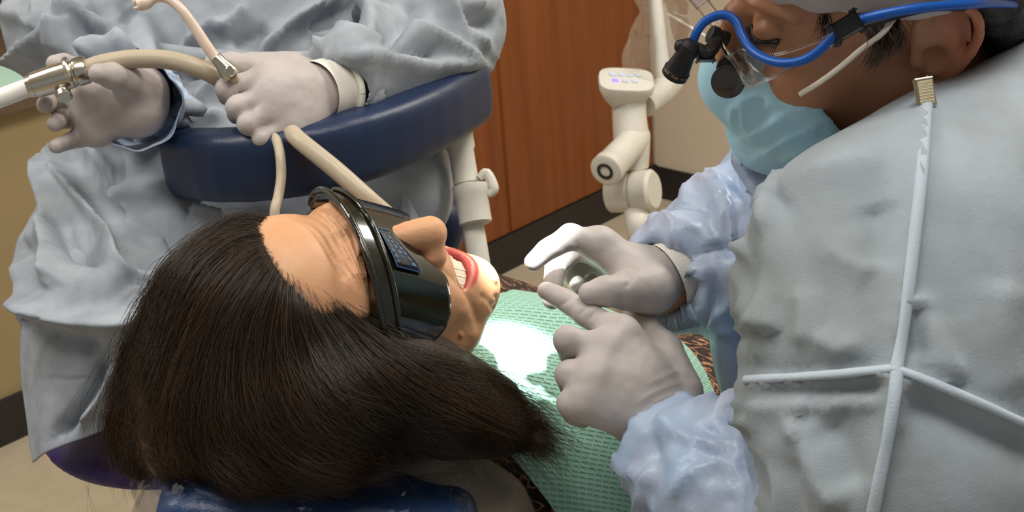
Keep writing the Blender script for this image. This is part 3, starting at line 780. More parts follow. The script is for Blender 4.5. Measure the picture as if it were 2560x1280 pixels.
F.cap(PP(ARM_L), [.06, .055, .045, .042, .034, .027], .02)
DH = P(2400, 1430, 1.08)
DLEG = [[DH + [0, .06, -.06], DH + [-.30, .26, -.08], (DH + [-.26, .30, 0]) * [1, 1, 0] + [0, 0, .09]], [DH + [.02, -.06, -.06], DH + [-.12, -.34, -.08], (DH + [-.06, -.36, 0]) * [1, 1, 0] + [0, 0, .09]]]
for g in DLEG: F.cap(g, [.08, .055, .035], .03)
def dtint(V, N, c):
    q = loc_(V, DO, DRm)
    ear = (np.abs(q[:, 0]) > .07) * (np.abs(q[:, 1] + .02) < .045) * (np.abs(q[:, 2]) < .05)
    blend(c, ear * np.clip((-.012 - q[:, 1]) / .02, 0, 1) * .6, (1.12, .72, .70))
    brow = seg_d(V, crom([dl(-.012, .094, .056), dl(-.034, .09, .063), dl(-.054, .07, .058)], 12)); blend(c, (.004 - brow) / .003 * .75, (.3, .25, .22))
    blend(c, (1 - np.linalg.norm((q - [-.033, .088, .038]) / [.02, .02, .012], axis=1)) * .8, (.82, .72, .72))
body_mesh('body', F, dentist, SKIN_D, dtint, [([(1860, 70), (1900, 50), (1945, 56), (1975, 80)], .0024, -.003), ([(1870, 100), (1910, 78), (1955, 84)], .006, .002)])
TROU = mat('trousers_navy', (40, 48, 66), .85, bump=[('n', 300, .0006)]); SHOE = mat('shoe_dark', (36, 36, 40), .6)
def trousers(legs, r, who):
    for g in legs:
        g = np.array(g); F = Field(g.min(0) - .16, g.max(0) + .16, .008); F.cap(g, r, 0); V, Q = F.mesh(2); mk('trouser_leg', V, Q, TROU, who)
        f = g[-1] * [1, 1, 0]; dv = nrm((g[1] - g[0]) * [1, 1, 0]); F = Field(f - .26, f + .26, .007)
        F.cap([f - dv * .04 + [0, 0, .045], f + dv * .05 + [0, 0, .04], f + dv * .17 + [0, 0, .03]], [.042, .042, .032], .01); F.plane(f, [0, 0, -1], .3); V, Q = F.mesh(1); mk('shoe', V, Q, SHOE, who)
trousers(DLEG, [.09, .065, .046], dentist)
ds = thing('clinic_stool', DH * [1, 1, 0], 'round navy clinic stool under the person with blue mask', 'stool')
dz = DH[2] - .19
mk('seat', *lathe((DH[0], DH[1], dz - .05), (0, 0, 1), [(0, .15), (.01, .175), (.035, .18), (.05, .165), (.055, .1)], 36), NAVY, ds)
mk('seat_column', *lathe((DH[0], DH[1], .07), (0, 0, 1), [(0, .03), (.2, .028), (.2, .02), (dz - .12, .02)]), CHROME, ds)
for i in range(5):
    q = 2 * math.pi * i / 5; e = np.array([DH[0] + math.cos(q) * .25, DH[1] + math.sin(q) * .25, .065]); ax_ = np.array([-math.sin(q), math.cos(q), 0])
    lg = mk('leg', *tube([(DH[0], DH[1], .09), (DH[0] + math.cos(q) * .12, DH[1] + math.sin(q) * .12, .085), e], [.022, .018, .014], 12, 8), BLACK, ds)
    mk('castor', *lathe(e + [0, 0, -.037] - ax_ * .012, ax_, [(0, .02), (.003, .026), (.021, .026), (.024, .02)], 16), BLACK, lg)
# eyelashes of the lowered lid
V_, F_l = [], []
lash = crom([dl(-.022, .0890, .0285), dl(-.035, .0905, .0245), dl(-.050, .0805, .0285)], 26)
parts = []
for i, q in enumerate(lash):
    t = i / 25; dv = DRm @ np.array([-.25 + .5 * (1 - t) - .5 * t, .9, -.45]); parts.append(tube([q - dv * .002, q + dv * .004, q + dv * .009 - DRm[:, 2] * .001], [.0006, .0004, .0001], 5, 5))
parts.append(tube(lash, .0015, 6, 20))
mk('eyelashes', *join(parts), HAIRD, dentist)
# hair: nape and side, under the cap
F = Field(DO - .17, DO + .17, .0035)
F.ell(dl(0, -.028, .03), (.083, .096, .1), DRm, 0)
F.ell(dl(0, -.075, -.02), (.062, .04, .06), DRm, .03)
F.plane(dl(0, -.052, 0), DRm @ np.array([0, 1, -.45]), .2, .01)
V, Q = F.mesh(1); N = normals(V, Q); q = loc_(V, DO, DRm)
V = V + N * (.0025 * ridged(np.stack([q[:, 0] * 3, q[:, 1] * .6, q[:, 2] * 2], 1), 60, 2))[:, None]
dh = mk('hair', V, Q, HAIRD, dentist)
# bouffant cap
F = Field(DO - .2, DO + .2, .004)
F.ell(dl(0, -.022, .07), (.096, .115, .085), DRm, 0)
F.plane(dl(0, 0, .040), DRm @ np.array([0, .2, -1]), .25, .012)
V, Q = F.mesh(1); N = normals(V, Q); V = V + N * (.004 * ridged(V, 28, 7) + .002 * ridged(V, 70, 8))[:, None]
mk('bouffant_cap', V, Q, CAPW, dentist)
# face mask with pleats, following nose, cheeks and chin
F = Field(DO - .17, DO + .17, .0026)
F.ell(dl(0, .028, -.048), (.0745, .083, .080), DRm, 0); F.ell(dl(0, .104, -.026), (.02, .022, .026), DRm, .03)
F.ell(dl(0, .075, -.09), (.034, .034, .03), DRm, .02)
D1 = F.D.copy(); F.D = np.maximum(D1, -(D1 + .0065))
F.plane(dl(0, .073, 0), DRm @ np.array([0, -1, .485]), .2, .004)
F.plane(dl(0, .09, -.006), DRm @ np.array([0, -.1, 1]), .2, .004)
F.plane(dl(0, .03, -.118), DRm @ np.array([0, -.2, -1]), .2)
V, Q = F.mesh(3); N = normals(V, Q)
def strk(l): return [(1600 + x / 2.667, y / 2.667) for x, y in l]
MS = [(strk([(640, 640), (800, 640), (960, 690), (1130, 640)]), .004, .0018, .5), (strk([(700, 900), (850, 830), (1000, 740), (1160, 690)]), .0045, .0022, .4),
      (strk([(800, 1020), (1000, 900), (1200, 800)]), .0045, .0024, .4), (strk([(930, 1050), (1120, 960), (1300, 880)]), .004, .002, .4),
      (strk([(640, 840), (620, 740), (680, 690), (700, 820), (740, 870)]), .003, .0015), (strk([(820, 640), (800, 740), (900, 760)]), .004, -.0015)]
V = V + N * (1.8 * folds(V, N, MS) + .0015 * vnoise(V, 45, 4))[:, None]
mk('face_mask', V, Q, MASK, dentist)
lp = [(2000, 236, .842), (2050, 205, .828), (2100, 168, .818), (2150, 126, .81), (2205, 84, .80), (2236, 45, .80), (2290, -10, .81)]
mk('mask_loop', *tube(PP(lp), .0015, 8, 40, flat=1.3), LOOPW, dentist)

# gown -----------------------------------------------------------
gp_ = PP(ARM_R + ARM_L + [(2350, 1500, 1.05), (2900, 300, .95)]); lo, hi = gp_.min(0) - .17, gp_.max(0) + .17
F = Field(lo, hi, .0045)
F.cap([P(2240, 560, 1.03), P(2290, 850, 1.05), P(2330, 1500, 1.07)], [.115, .155, .165], .04)
F.cap([P(2010, 500, .99), P(2140, 520, .93), P(2320, 560, .87)], [.035, .055, .08], .03)
F.cap([P(2235, 660, .82), P(2225, 900, .80), P(2270, 1180, .79), P(2240, 1480, .80)], [.088, .092, .088, .085], .03)
F.cap([P(2240, 690, .83), P(2450, 560, .86), P(2740, 420, .9)], [.085, .094, .1], .04)
F.cap([P(2600, 700, .95), P(2650, 1400, .98)], [.15, .16], .04)
F.cap([P(2330, 1480, .79), P(2080, 1370, .86), P(1850, 1230, .92), P(1690, 1120, .965)], [.085, .072, .057, .036], .02)
F.cap([P(2130, 330, 1.13), P(2010, 500, 1.14), P(1900, 590, 1.115), P(1790, 640, 1.095), P(1680, 685, 1.08)], [.075, .070, .064, .056, .042], .03)
F.cap([P(1895, 420, 1.0), P(1960, 445, .97), P(2060, 450, .93), P(2150, 425, .90)], [.018, .024, .026, .024], .012)   # collar roll
F.cap([dl(0, -.06, -.09), DN, DN * .4 + P(2300, 500, 1.0) * .6], [.062, .068, .05], .015, 'sub')                      # neck opening
wl, wr = P(1650, 1080, .985), P(1640, 708, 1.07)
F.plane(P(1672, 1092, .975), wl - P(1850, 1230, .92), .075); F.plane(P(1752, 672, 1.045), nrm(wr - P(1790, 640, 1.095)) * .75 - F_ * .65, .085)
F.cap([P(1600, 1020, 1.01), P(1720, 1115, .965)], [.024, .029], .006, 'sub'); F.cap([P(1600, 730, 1.06), P(1745, 665, 1.085)], [.034, .032], .006, 'sub')
V, Q = F.mesh(1); N = normals(V, Q)
def s8(l): return [(1700 + x / 1.4547, 400 + y / 1.4547) for x, y in l]
GS = [(s8([(905, -260), (890, -120), (880, 60), (855, 250), (830, 480), (805, 650), (785, 770)]), .0045, .005, .7),
      (s8([(790, 770), (775, 900), (740, 1080), (700, 1290)]), .005, .006, .8), (s8([(810, 790), (800, 900), (790, 1000)]), .004, .003),
      (s8([(240, 800), (420, 792), (600, 778), (790, 760)]), .004, .006, .35), (s8([(790, 765), (900, 805), (1080, 880), (1260, 965), (1400, 1020)]), .004, .006, .4),
      (s8([(285, 835), (450, 838), (600, 832), (760, 825)]), .010, -.006), (s8([(280, 880), (450, 890), (620, 885), (760, 875)]), .005, .005),
      (s8([(830, 840), (980, 910), (1200, 1010), (1350, 1080)]), .011, -.006),
      (s8([(330, 150), (360, 300), (340, 480), (300, 640), (280, 790)]), .008, .007, .6), (s8([(440, 470), (450, 560), (440, 680)]), .007, .004),
      (s8([(860, 480), (900, 560), (960, 680), (1040, 830)]), .009, .006, .6), (s8([(850, 520), (850, 620), (840, 720)]), .011, -.006),
      (s8([(490, 640), (570, 690), (640, 660)]), .007, .004), (s8([(520, 300), (640, 380), (700, 420)]), .009, .003), (s8([(1190, 430), (1180, 640), (1230, 860)]), .012, .004),
      (s8([(400, 940), (470, 1060), (520, 1180), (600, 1280)]), .010, .006), (s8([(520, 950), (600, 1050), (640, 1200)]), .011, -.004),
      (s8([(350, 130), (450, 70), (600, 30), (760, 10)]), .01, .006), (s8([(700, 160), (720, 260), (700, 380)]), .012, -.004),
      (s8([(160, 600), (175, 700), (200, 800), (280, 920)]), .006, .004), (s8([(210, 570), (260, 660), (270, 780)]), .008, -.005)]
def sL(l): return [(1400 + x / 3.2, 1000 + y / 3.2) for x, y in l]
GS += [(sL([(930, 310), (1100, 360), (1280, 420), (1450, 450)]), .003, .0045), (sL([(950, 780), (1100, 640), (1250, 570), (1450, 500)]), .003, .006, .6),
       (sL([(1150, 440), (1300, 480), (1440, 500)]), .003, -.003), (sL([(820, 490), (840, 620), (780, 780), (740, 880)]), .003, .005, .6),
       (sL([(530, 450), (650, 540), (840, 640)]), .003, .004), (sL([(1100, 330), (1200, 300), (1340, 340), (1420, 300)]), .003, -.004),
       (sL([(1280, 190), (1400, 140), (1540, 160), (1600, 210)]), .004, .007), (sL([(1300, 210), (1400, 220), (1500, 190)]), .003, -.005),
       (sL([(1480, 200), (1500, 420), (1490, 640), (1480, 860)]), .005, .006, .5), (sL([(1530, 500), (1480, 700), (1430, 880)]), .005, -.005),
       (sL([(850, 200), (930, 260), (980, 220)]), .003, .004), (sL([(820, 330), (840, 430), (820, 500)]), .004, -.004), (sL([(860, 130), (1000, 170), (1150, 130)]), .004, .003),
       (sL([(600, 570), (700, 720), (760, 830)]), .003, .004)]
GS += [([(1700, 510), (1760, 470), (1800, 520), (1815, 600)], .004, .006), ([(1780, 440), (1825, 500), (1850, 590), (1890, 640)], .004, .007, .6),
       ([(1830, 450), (1870, 500), (1900, 560)], .005, -.005), ([(1610, 590), (1680, 560), (1750, 580), (1800, 640)], .0035, .005),
       ([(1650, 540), (1720, 520), (1790, 540)], .003, -.004), ([(1730, 640), (1780, 700), (1760, 780)], .004, .006), ([(1700, 610), (1740, 640), (1800, 620), (1850, 640)], .003, -.004),
       ([(1860, 390), (1880, 420), (1910, 470)], .004, .005), ([(1880, 380), (1925, 400), (1930, 450)], .004, -.004), ([(1790, 790), (1830, 730), (1850, 660)], .005, .005)]
xx, yy, dd = PX(V)
fine = np.clip((1000 - (xx - 1700)) / 300, 0, 1) * (((yy > 1000) & (xx < 2010)) | ((yy < 830) & (xx < 1950)))
V = V + N * (1.5 * folds(V, N, GS) + .007 * vnoise(V, 7, 1) + .0012 * ridged(V, 12, 2) + fine * (.0065 * ridged(V, 24, 3) + .002 * ridged(V, 60, 4)))[:, None]
blue = ((yy > 1000) & (xx < 2030) & (dd > .8)) | ((xx < 1960) & (dd > .93))
mq = blue[Q].mean(1) > .5
mk('gown', V, Q, GOWN, dentist, mats=[GOWN, SLEEVE], midx=mq.astype(int))
# doubled seams and fold edges standing proud of the sleeve
gbv = BVHTree.FromPolygons([tuple(v) for v in V], [tuple(q) for q in Q])
def on_gown(px, py, up=-.0012):
    r = Vector(nrm(P(px, py, 1) - CAM)); h = gbv.ray_cast(Vector(CAM), r)
    return None if h[0] is None else np.concatenate([h[0], h[1]])
def lap1(p):
    p = np.array(p)
    for _ in range(10): p[1:-1] = (p[:-2] + 2 * p[1:-1] + p[2:]) / 4
    return p
for i in (0, 1, 3, 4):
    pts_ = [on_gown(*q) for q in crom(np.array(GS[i][0], float), 26)]; pts_ = [q for q in pts_ if q is not None]
    pn = lap1(pts_); c_ = crom(pn[:, :3], 70); n_ = crom(pn[:, 3:], 70); n_ /= np.linalg.norm(n_, axis=1)[:, None]
    t_ = np.gradient(c_, axis=0); t_ /= np.linalg.norm(t_, axis=1)[:, None]; sd = np.cross(t_, n_); wd = .0036 if i < 2 else .0028
    RV = np.array([c_[k] + n_[k] * (.0008 + .0022 * math.sin(q)) + sd[k] * wd * math.cos(q) for k in range(70) for q in np.linspace(0, 2 * math.pi, 12, endpoint=False)])
    RF_ = [[k * 12 + j, k * 12 + (j + 1) % 12, (k + 1) * 12 + (j + 1) % 12, (k + 1) * 12 + j] for k in range(69) for j in range(12)] + [list(range(12))[::-1], list(range(69 * 12, 70 * 12))]
    mk('seam', RV, RF_, SEAM, dentist)
# knit cuff at the far wrist
mk('knit_cuff', *tube([P(1666, 694, 1.072), P(1688, 683, 1.075), P(1760, 648, 1.09)], [.0297, .0318, .036], 32, 10, caps=False), CUFFW, dentist)

hand('glove', dentist, (1655, 1062, .985), (1690, 1120, .965),
     [(1553, 838, 1.0), (1520, 878, .985), (1487, 945, .97), (1470, 1003, .965)],
     [[(1468, 785, 1.015), (1408, 748, 1.03), (1366, 727, 1.04)], [(1420, 850, .985), (1425, 884, 1.01), (1455, 905, 1.03)],
      [(1422, 935, .975), (1428, 968, 1.0), (1456, 985, 1.02)], [(1424, 1010, .965), (1432, 1036, .985), (1456, 1050, 1.005)]],
     [(1695, 985, 1.005), (1660, 880, 1.03), (1618, 826, 1.045), (1580, 796, 1.055)], rw=.030, pal=.0155, sc=1.0,
     extra=[((1590, 960, .985), .026)],
     strokes=[([(1590, 1010), (1640, 980), (1700, 960), (1740, 985)], .002, .0012), ([(1600, 1045), (1650, 1000), (1720, 985), (1755, 1005)], .002, .0013),
              ([(1610, 1075), (1660, 1030), (1730, 1010)], .002, .0012), ([(1620, 960), (1690, 930), (1720, 940)], .002, .001),
              ([(1400, 765), (1418, 752), (1428, 738)], .0016, -.001), ([(1446, 790), (1462, 774), (1470, 760)], .0016, -.001), ([(1470, 800), (1490, 780), (1500, 770)], .0014, -.0008)])
hand('glove', dentist, (1632, 702, 1.07), (1700, 668, 1.08),
     [(1500, 612, 1.065), (1520, 632, 1.095), (1535, 655, 1.115), (1550, 680, 1.13)],
     [[(1426, 592, 1.055), (1366, 626, 1.055), (1332, 656, 1.055)], [(1440, 622, 1.105), (1388, 664, 1.10), (1380, 750, 1.075)],
      [(1462, 650, 1.125), (1428, 688, 1.12), (1452, 722, 1.11)], [(1500, 690, 1.14), (1462, 708, 1.14), (1446, 742, 1.13)]],
     [(1628, 726, 1.045), (1568, 728, 1.03), (1512, 728, 1.015), (1474, 734, 1.01)], rw=.027, pal=.0135,
     cut=((1662, 690, 1.073), (1700, 668, 1.08)),
     strokes=[([(1560, 680), (1575, 700), (1565, 720)], .002, -.0012), ([(1440, 600), (1444, 620), (1436, 640)], .0015, -.001)])

# ================================================================ the assistant (behind)
AO = np.array([-.31, 1.50, 1.40])
ARm = np.stack([nrm(v) for v in ((-1, -.25, 0), (.24, -.9, -.35), (0, -.36, .93))], 1); ARm[:, 0] = nrm(np.cross(ARm[:, 1], ARm[:, 2])); ARm[:, 1] = np.cross(ARm[:, 2], ARm[:, 0])
assistant = thing('person', P(640, 500, 1.6), 'person in pale gown and gloves sitting behind the patient, holding suction hoses', 'person')
AL = [(960, -260, 1.62), (1085, -20, 1.58), (1095, 80, 1.51), (1020, 160, 1.44), (850, 222, 1.32)]
AR_ = [(310, -260, 1.62), (210, -30, 1.61), (208, 70, 1.55), (285, 160, 1.465), (345, 240, 1.40)]
LG = [[(540, 470, 1.55), (275, 760, 1.36)], [(760, 430, 1.56), (950, 500, 1.48)]]
kn = [P(*LG[0][1]), P(*LG[1][1])]; ft = [kn[0] * [1, 1, 0] + [.12, .34, .08], kn[1] * [1, 1, 0] + [.02, .3, .08]]
pts = np.concatenate([PP(AL + AR_ + LG[0] + LG[1]), [AO], ft]); lo, hi = pts.min(0) - .18, pts.max(0) + .2
F = Field(lo, hi, .011, (AO - .14, AO + .15), .004)
head(F, AO, ARm)
nk = AO + np.array([.0, .03, -.15]); tz = P(640, 420, 1.6)
F.cap([hd_(AO, ARm, (0, -.02, -.04)), nk], [.052, .055], .03); F.cap([nk + [0, .02, -.06], P(640, 0, 1.63), tz], [.08, .105, .105], .05)
F.cap([P(*AL[0]), nk + [0, .03, -.05], P(*AR_[0])], [.05, .06, .05], .04)
F.cap(PP(AL), [.044, .034, .03, .026, .02], .02); F.cap(PP(AR_), [.044, .034, .03, .026, .02], .02)
for g, k_, f_ in zip(LG, kn, ft):
    F.cap([P(*g[0]), k_], [.08, .05], .03); F.cap([k_, f_], [.048, .035], .02)
body_mesh('body', F, assistant, SKIN_P)
trousers([[P(*g[0]), k_, f_] for g, k_, f_ in zip(LG, kn, ft)], [.09, .06, .044], assistant)
F = Field(AO - .16, AO + .16, .005); F.ell(hd_(AO, ARm, (0, -.025, .05)), (.086, .1, .095), ARm, 0); F.ell(hd_(AO, ARm, (0, -.06, -.03)), (.07, .05, .08), ARm, .03)
F.plane(hd_(AO, ARm, (0, .02, .03)), ARm @ np.array([0, 1, -.9]), .2, .01); V, Q = F.mesh(1); mk('hair', V, Q, HAIRM, assistant)
# gown
gp_ = PP(AL + AR_ + LG[0] + LG[1] + [(640, -200, 1.6), (60, 600, 1.38)]); lo, hi = gp_.min(0) - .16, gp_.max(0) + .18
F = Field(lo, hi, .0052)
F.cap([nk + [0, .02, -.05], P(640, 0, 1.62), P(630, 250, 1.6), P(620, 460, 1.58)], [.09, .14, .145, .15], .04)
F.cap([P(*AL[0]), nk + [0, .03, -.05], P(*AR_[0])], [.075, .08, .075], .05)
F.cap([P(960, -260, 1.62), P(1080, -40, 1.58), P(1105, 70, 1.52), P(1060, 150, 1.47), P(950, 185, 1.39), P(838, 205, 1.315)], [.075, .076, .074, .066, .053, .044], .03)
F.cap([P(310, -260, 1.62), P(215, -60, 1.61), P(200, 60, 1.56), P(260, 130, 1.49), P(330, 190, 1.43), P(368, 268, 1.345)], [.085, .092, .088, .072, .054, .043], .03)
for g, k_ in zip(LG, kn): F.cap([P(*g[0]), k_], [.11, .078], .05)
F.cap([P(1000, 470, 1.5), P(1040, 420, 1.53)], [.06, .05], .03)
F.plane(P(850, 231, 1.315), P(838, 205, 1.315) - P(950, 185, 1.39), .075); F.plane(P(375, 262, 1.375), -F_ - .2 * R_, .075)
F.cap([P(790, 235, 1.30), P(880, 222, 1.335)], [.03, .033], .006, 'sub'); F.cap([P(350, 265, 1.34), P(352, 255, 1.40)], [.036, .034], .004, 'sub')
V, Q = F.mesh(1); N = normals(V, Q)
def a2(l): return [(500 + x / 2, y / 2) for x, y in l]
def a4(l): return [(x / 3.2, y / 3.2) for x, y in l]
AS = [(a2([(640, 230), (800, 280), (1000, 290), (1200, 310), (1420, 320)]), .008, .006, .6), (a2([(1000, 110), (1120, 170), (1250, 220), (1400, 300)]), .006, .008, .6),
      (a2([(560, 230), (600, 170), (680, 160), (800, 200), (960, 230)]), .006, .008, .6), (a2([(1130, 10), (1230, 60), (1330, 150), (1450, 240)]), .007, .007, .6),
      (a2([(880, 190), (940, 170), (1010, 100), (1090, 60)]), .010, -.012), (a2([(960, 215), (1100, 260), (1200, 280)]), .008, -.006),
      (a2([(640, 250), (680, 330), (720, 420), (745, 560)]), .004, .005), (a2([(650, 330), (700, 380), (720, 350)]), .004, -.004),
      (a2([(300, 250), (400, 150), (520, 60), (600, 20)]), .008, .010, .7), (a2([(560, 150), (640, 100), (760, 60)]), .012, -.010), (a2([(860, 190), (880, 100), (930, 40)]), .007, .007),
      (a2([(100, 180), (170, 110), (230, 30)]), .008, .007), (a2([(150, 220), (250, 190), (350, 150)]), .008, -.006), (a2([(460, 130), (540, 40), (600, -40)]), .006, .005),
      (a2([(780, 100), (900, 40), (1000, -20)]), .009, .007), (a2([(1200, 20), (1300, 40), (1420, 30)]), .01, .006), (a2([(1300, 120), (1400, 110), (1490, 130)]), .01, -.006),
      (a4([(100, 450), (300, 380), (480, 270), (600, 200)]), .008, .011, .6), (a4([(580, 220), (540, 330), (510, 430)]), .006, .008), (a4([(470, 30), (600, 90), (760, 160), (980, 250)]), .008, .010, .6),
      (a4([(600, 190), (800, 240), (960, 290)]), .008, -.010), (a4([(560, 240), (700, 290), (900, 280)]), .010, -.008), (a4([(680, 470), (760, 350), (900, 290), (1080, 330)]), .007, .010, .6),
      (a4([(1020, 40), (1060, 180), (1100, 320)]), .012, -.012), (a4([(1180, 300), (1400, 380), (1600, 280), (1800, 150)]), .008, .008, .7), (a4([(1100, 350), (1300, 390), (1500, 420)]), .012, -.014),
      (a4([(340, 20), (360, 140), (300, 260)]), .01, .006), (a4([(700, 60), (860, 60), (1000, 150)]), .01, -.008), (a4([(40, 60), (160, 120), (260, 100)]), .012, .006),
      (a4([(1440, 900), (1600, 780), (1760, 640)]), .008, .008), (a4([(1420, 640), (1560, 560), (1700, 540)]), .008, -.007), (a4([(1420, 1000), (1600, 960), (1780, 900)]), .007, .006),
      (a4([(760, 1130), (900, 1180), (1150, 1120), (1330, 1020), (1400, 880)]), .006, .006), (a4([(1080, 540), (1250, 560), (1400, 620), (1440, 760)]), .005, .005)]
V = V + N * (np.maximum(2.7 * folds(V, N, AS), -.02) + .006 * vnoise(V, 9, 11) + .0025 * ridged(V, 12, 12))[:, None]
xx, yy, dd = PX(V); b = (xx > 330) & (xx < 470) & (yy > 165) & (yy < 400) & (dd < 1.37)
ag = mk('gown', V, Q, GOWN_A, assistant, mats=[GOWN_A, SLEEVE], midx=(b[Q].mean(1) > .5).astype(int))
cw = []
for t, r, c in ((0, .0455, (345, 268, 1.305)), (.3, .0455, (347, 266, 1.325)), (.6, .044, (350, 263, 1.355)), (1, .046, (352, 250, 1.42))):
    cw.append([P(*c) + r * (1 + .035 * math.sin(3 * q + 2 * t) + .03 * math.sin(7 * q + 5 * t)) * (math.cos(q) * R_ + math.sin(q) * U_) for q in np.linspace(-2.2, 2.6, 24)])
sheet(cw, 30, 120, .0012, SLEEVE, 'sleeve_cuff', assistant, disp=lambda V, N: .0025 * ridged(V, 38, 41) + .003 * vnoise(V, 22, 42))
# the gown's skirt falling over the lap and past the knee
K = [[(165, 335, 1.56), (95, 520, 1.47), (48, 640, 1.40), (60, 860, 1.34), (70, 1010, 1.32), (90, 1155, 1.31)],
     [(225, 335, 1.50), (185, 540, 1.37), (150, 640, 1.28), (130, 830, 1.26), (130, 1000, 1.265), (125, 1128, 1.27)],
     [(330, 350, 1.47), (300, 560, 1.33), (280, 660, 1.245), (250, 840, 1.235), (230, 980, 1.245), (205, 1095, 1.255)],
     [(440, 380, 1.46), (420, 580, 1.36), (420, 690, 1.29), (380, 840, 1.25), (350, 960, 1.25), (310, 1050, 1.26)],
     [(600, 480, 1.42), (580, 590, 1.37), (570, 690, 1.32), (540, 830, 1.28), (500, 940, 1.27), (470, 1000, 1.28)],
     [(860, 480, 1.42), (840, 590, 1.39), (820, 700, 1.36), (790, 820, 1.33), (770, 930, 1.32), (750, 1000, 1.33)],
     [(1060, 420, 1.46), (1060, 520, 1.44), (1040, 640, 1.42), (1020, 740, 1.41), (1000, 850, 1.40), (990, 950, 1.41)]]
def a8(l): return [(x / 1.543, 350 + y / 1.543) for x, y in l]
SK = [(a8([(225, 20), (290, 190), (400, 370), (470, 490), (600, 560), (760, 590)]), .011, .016, .6), (a8([(380, 120), (520, 260), (620, 350), (720, 420)]), .010, -.014),
      (a8([(330, 20), (440, 170), (560, 310), (680, 430)]), .010, .010), (a8([(655, 180), (700, 270), (800, 340), (900, 360)]), .010, .012, .6), (a8([(560, 100), (640, 230), (740, 330)]), .012, -.010),
      (a8([(200, 400), (300, 400), (420, 460), (560, 600)]), .018, -.014), (a8([(90, 620), (260, 690), (420, 700), (600, 690)]), .014, .012, .6), (a8([(90, 680), (220, 740), (420, 780)]), .014, -.009),
      (a8([(420, 830), (370, 960), (300, 1060), (220, 1150)]), .006, -.007), (a8([(440, 850), (390, 980), (310, 1090)]), .005, .006), (a8([(220, 90), (225, 240), (205, 400), (230, 580)]), .010, .009),
      (a8([(110, 400), (200, 380), (330, 350)]), .008, .005), (a8([(240, 90), (300, 250), (400, 400)]), .010, -.008), (a8([(100, 460), (150, 600), (260, 690)]), .01, .008),
      ([(860, 500), (900, 560), (950, 640)], .012, .008), ([(960, 440), (1000, 520), (1020, 620)], .012, .008), ([(930, 470), (960, 560), (980, 640)], .012, -.008)]
sheet([PP(r) for r in K], 150, 130, .0015, GOWN_A, 'gown_skirt', assistant,
      disp=lambda V, N: 2.9 * folds(V, N, SK, face=False) + .006 * vnoise(V, 8, 21) + .0015 * ridged(V, 14, 22))
mk('waist_tie', *tube([P(340, 118, 1.475), P(430, 132, 1.46), P(560, 146, 1.45), P(680, 150, 1.45), P(770, 148, 1.45), P(900, 140, 1.47)], .007, 10, 40, flat=1.4), GOWN_A, assistant)
mk('glove_cuff', *tube([P(785, 236, 1.30), P(815, 230, 1.315), P(842, 225, 1.33)], [.0335, .0345, .034], 32, 10, caps=False), CUFFW, assistant)
mk('glove_rim', *tube([P(836, 226, 1.325) + .036 * (math.cos(q) * nrm(np.cross(P(842, 225, 1.33) - P(785, 236, 1.30), UPW)) + math.sin(q) * nrm(np.cross(P(842, 225, 1.33) - P(785, 236, 1.30), np.cross(P(842, 225, 1.33) - P(785, 236, 1.30), UPW)))) for q in np.linspace(0, 2 * math.pi, 25)], .004, 8, 60, caps=False), CUFFW, assistant)
hand('glove', assistant, (795, 236, 1.31), (850, 225, 1.335),
     [(678, 190, 1.292), (684, 230, 1.278), (700, 272, 1.272), (732, 318, 1.275)],
     [[(568, 222, 1.275), (568, 240, 1.31), (600, 240, 1.33)], [(594, 268, 1.262), (592, 286, 1.295), (626, 288, 1.315)],
      [(622, 310, 1.258), (622, 326, 1.29), (656, 326, 1.31)], [(656, 346, 1.26), (658, 360, 1.288), (690, 358, 1.31)]],
     [(735, 180, 1.32), (645, 172, 1.325), (580, 163, 1.32), (535, 158, 1.315)], rw=.031, pal=.017, sc=1.08, h=.002, extra=[((720, 235, 1.29), .034), ((752, 296, 1.288), .027)])
hand('glove', assistant, (350, 256, 1.32), (346, 256, 1.385),
     [(228, 205, 1.315), (222, 246, 1.31), (228, 288, 1.31), (243, 326, 1.312)],
     [[(190, 172, 1.315), (160, 157, 1.30), (136, 158, 1.275)], [(150, 250, 1.32), (122, 256, 1.305), (112, 262, 1.275)],
      [(170, 294, 1.32), (148, 302, 1.305), (138, 310, 1.275)], [(196, 345, 1.315), (168, 355, 1.295), (140, 366, 1.27)]],
     [(365, 222, 1.315), (320, 204, 1.285), (280, 190, 1.26), (246, 184, 1.245)], rw=.029, pal=.0145, sc=1.06, h=.002, extra=[((345, 285, 1.32), .024), ((345, 215, 1.315), .02)])
# ================================================================ things on and around the patient
def chest(s, t, off=.0):
    q = 1 - ((s - .25) / .342) ** 2 - (t / .212) ** 2
    h = .094 * math.sqrt(max(q, .0)) if q > .04 else .094 * .2 - .12 * (.04 - q)
    return tp(s, t, h + .006 + off)
C = [[chest(s, t, .003 * math.sin(9 * t + 14 * s) * (1 if s > .2 else .5)) for s in np.linspace(-.035 + .13 * max(0, t / .165) ** 1.5, .285, 9)] for t in np.linspace(-.21, .165, 10)]
bibd = lambda V, N: .0035 * vnoise(V, 14, 31) + .0010 * vnoise(V, 60, 32) + folds(V, N, [([(1240, 760), (1380, 790), (1560, 870), (1720, 960)], .006, .004), ([(1640, 815), (1720, 840), (1800, 905)], .004, .005)])
bib = sheet(C, 150, 150, .0008, BIB, 'dental_bib', None, disp=bibd)
tag(bib, 'mint green embossed paper bib over the chest of the person lying back', 'bib')

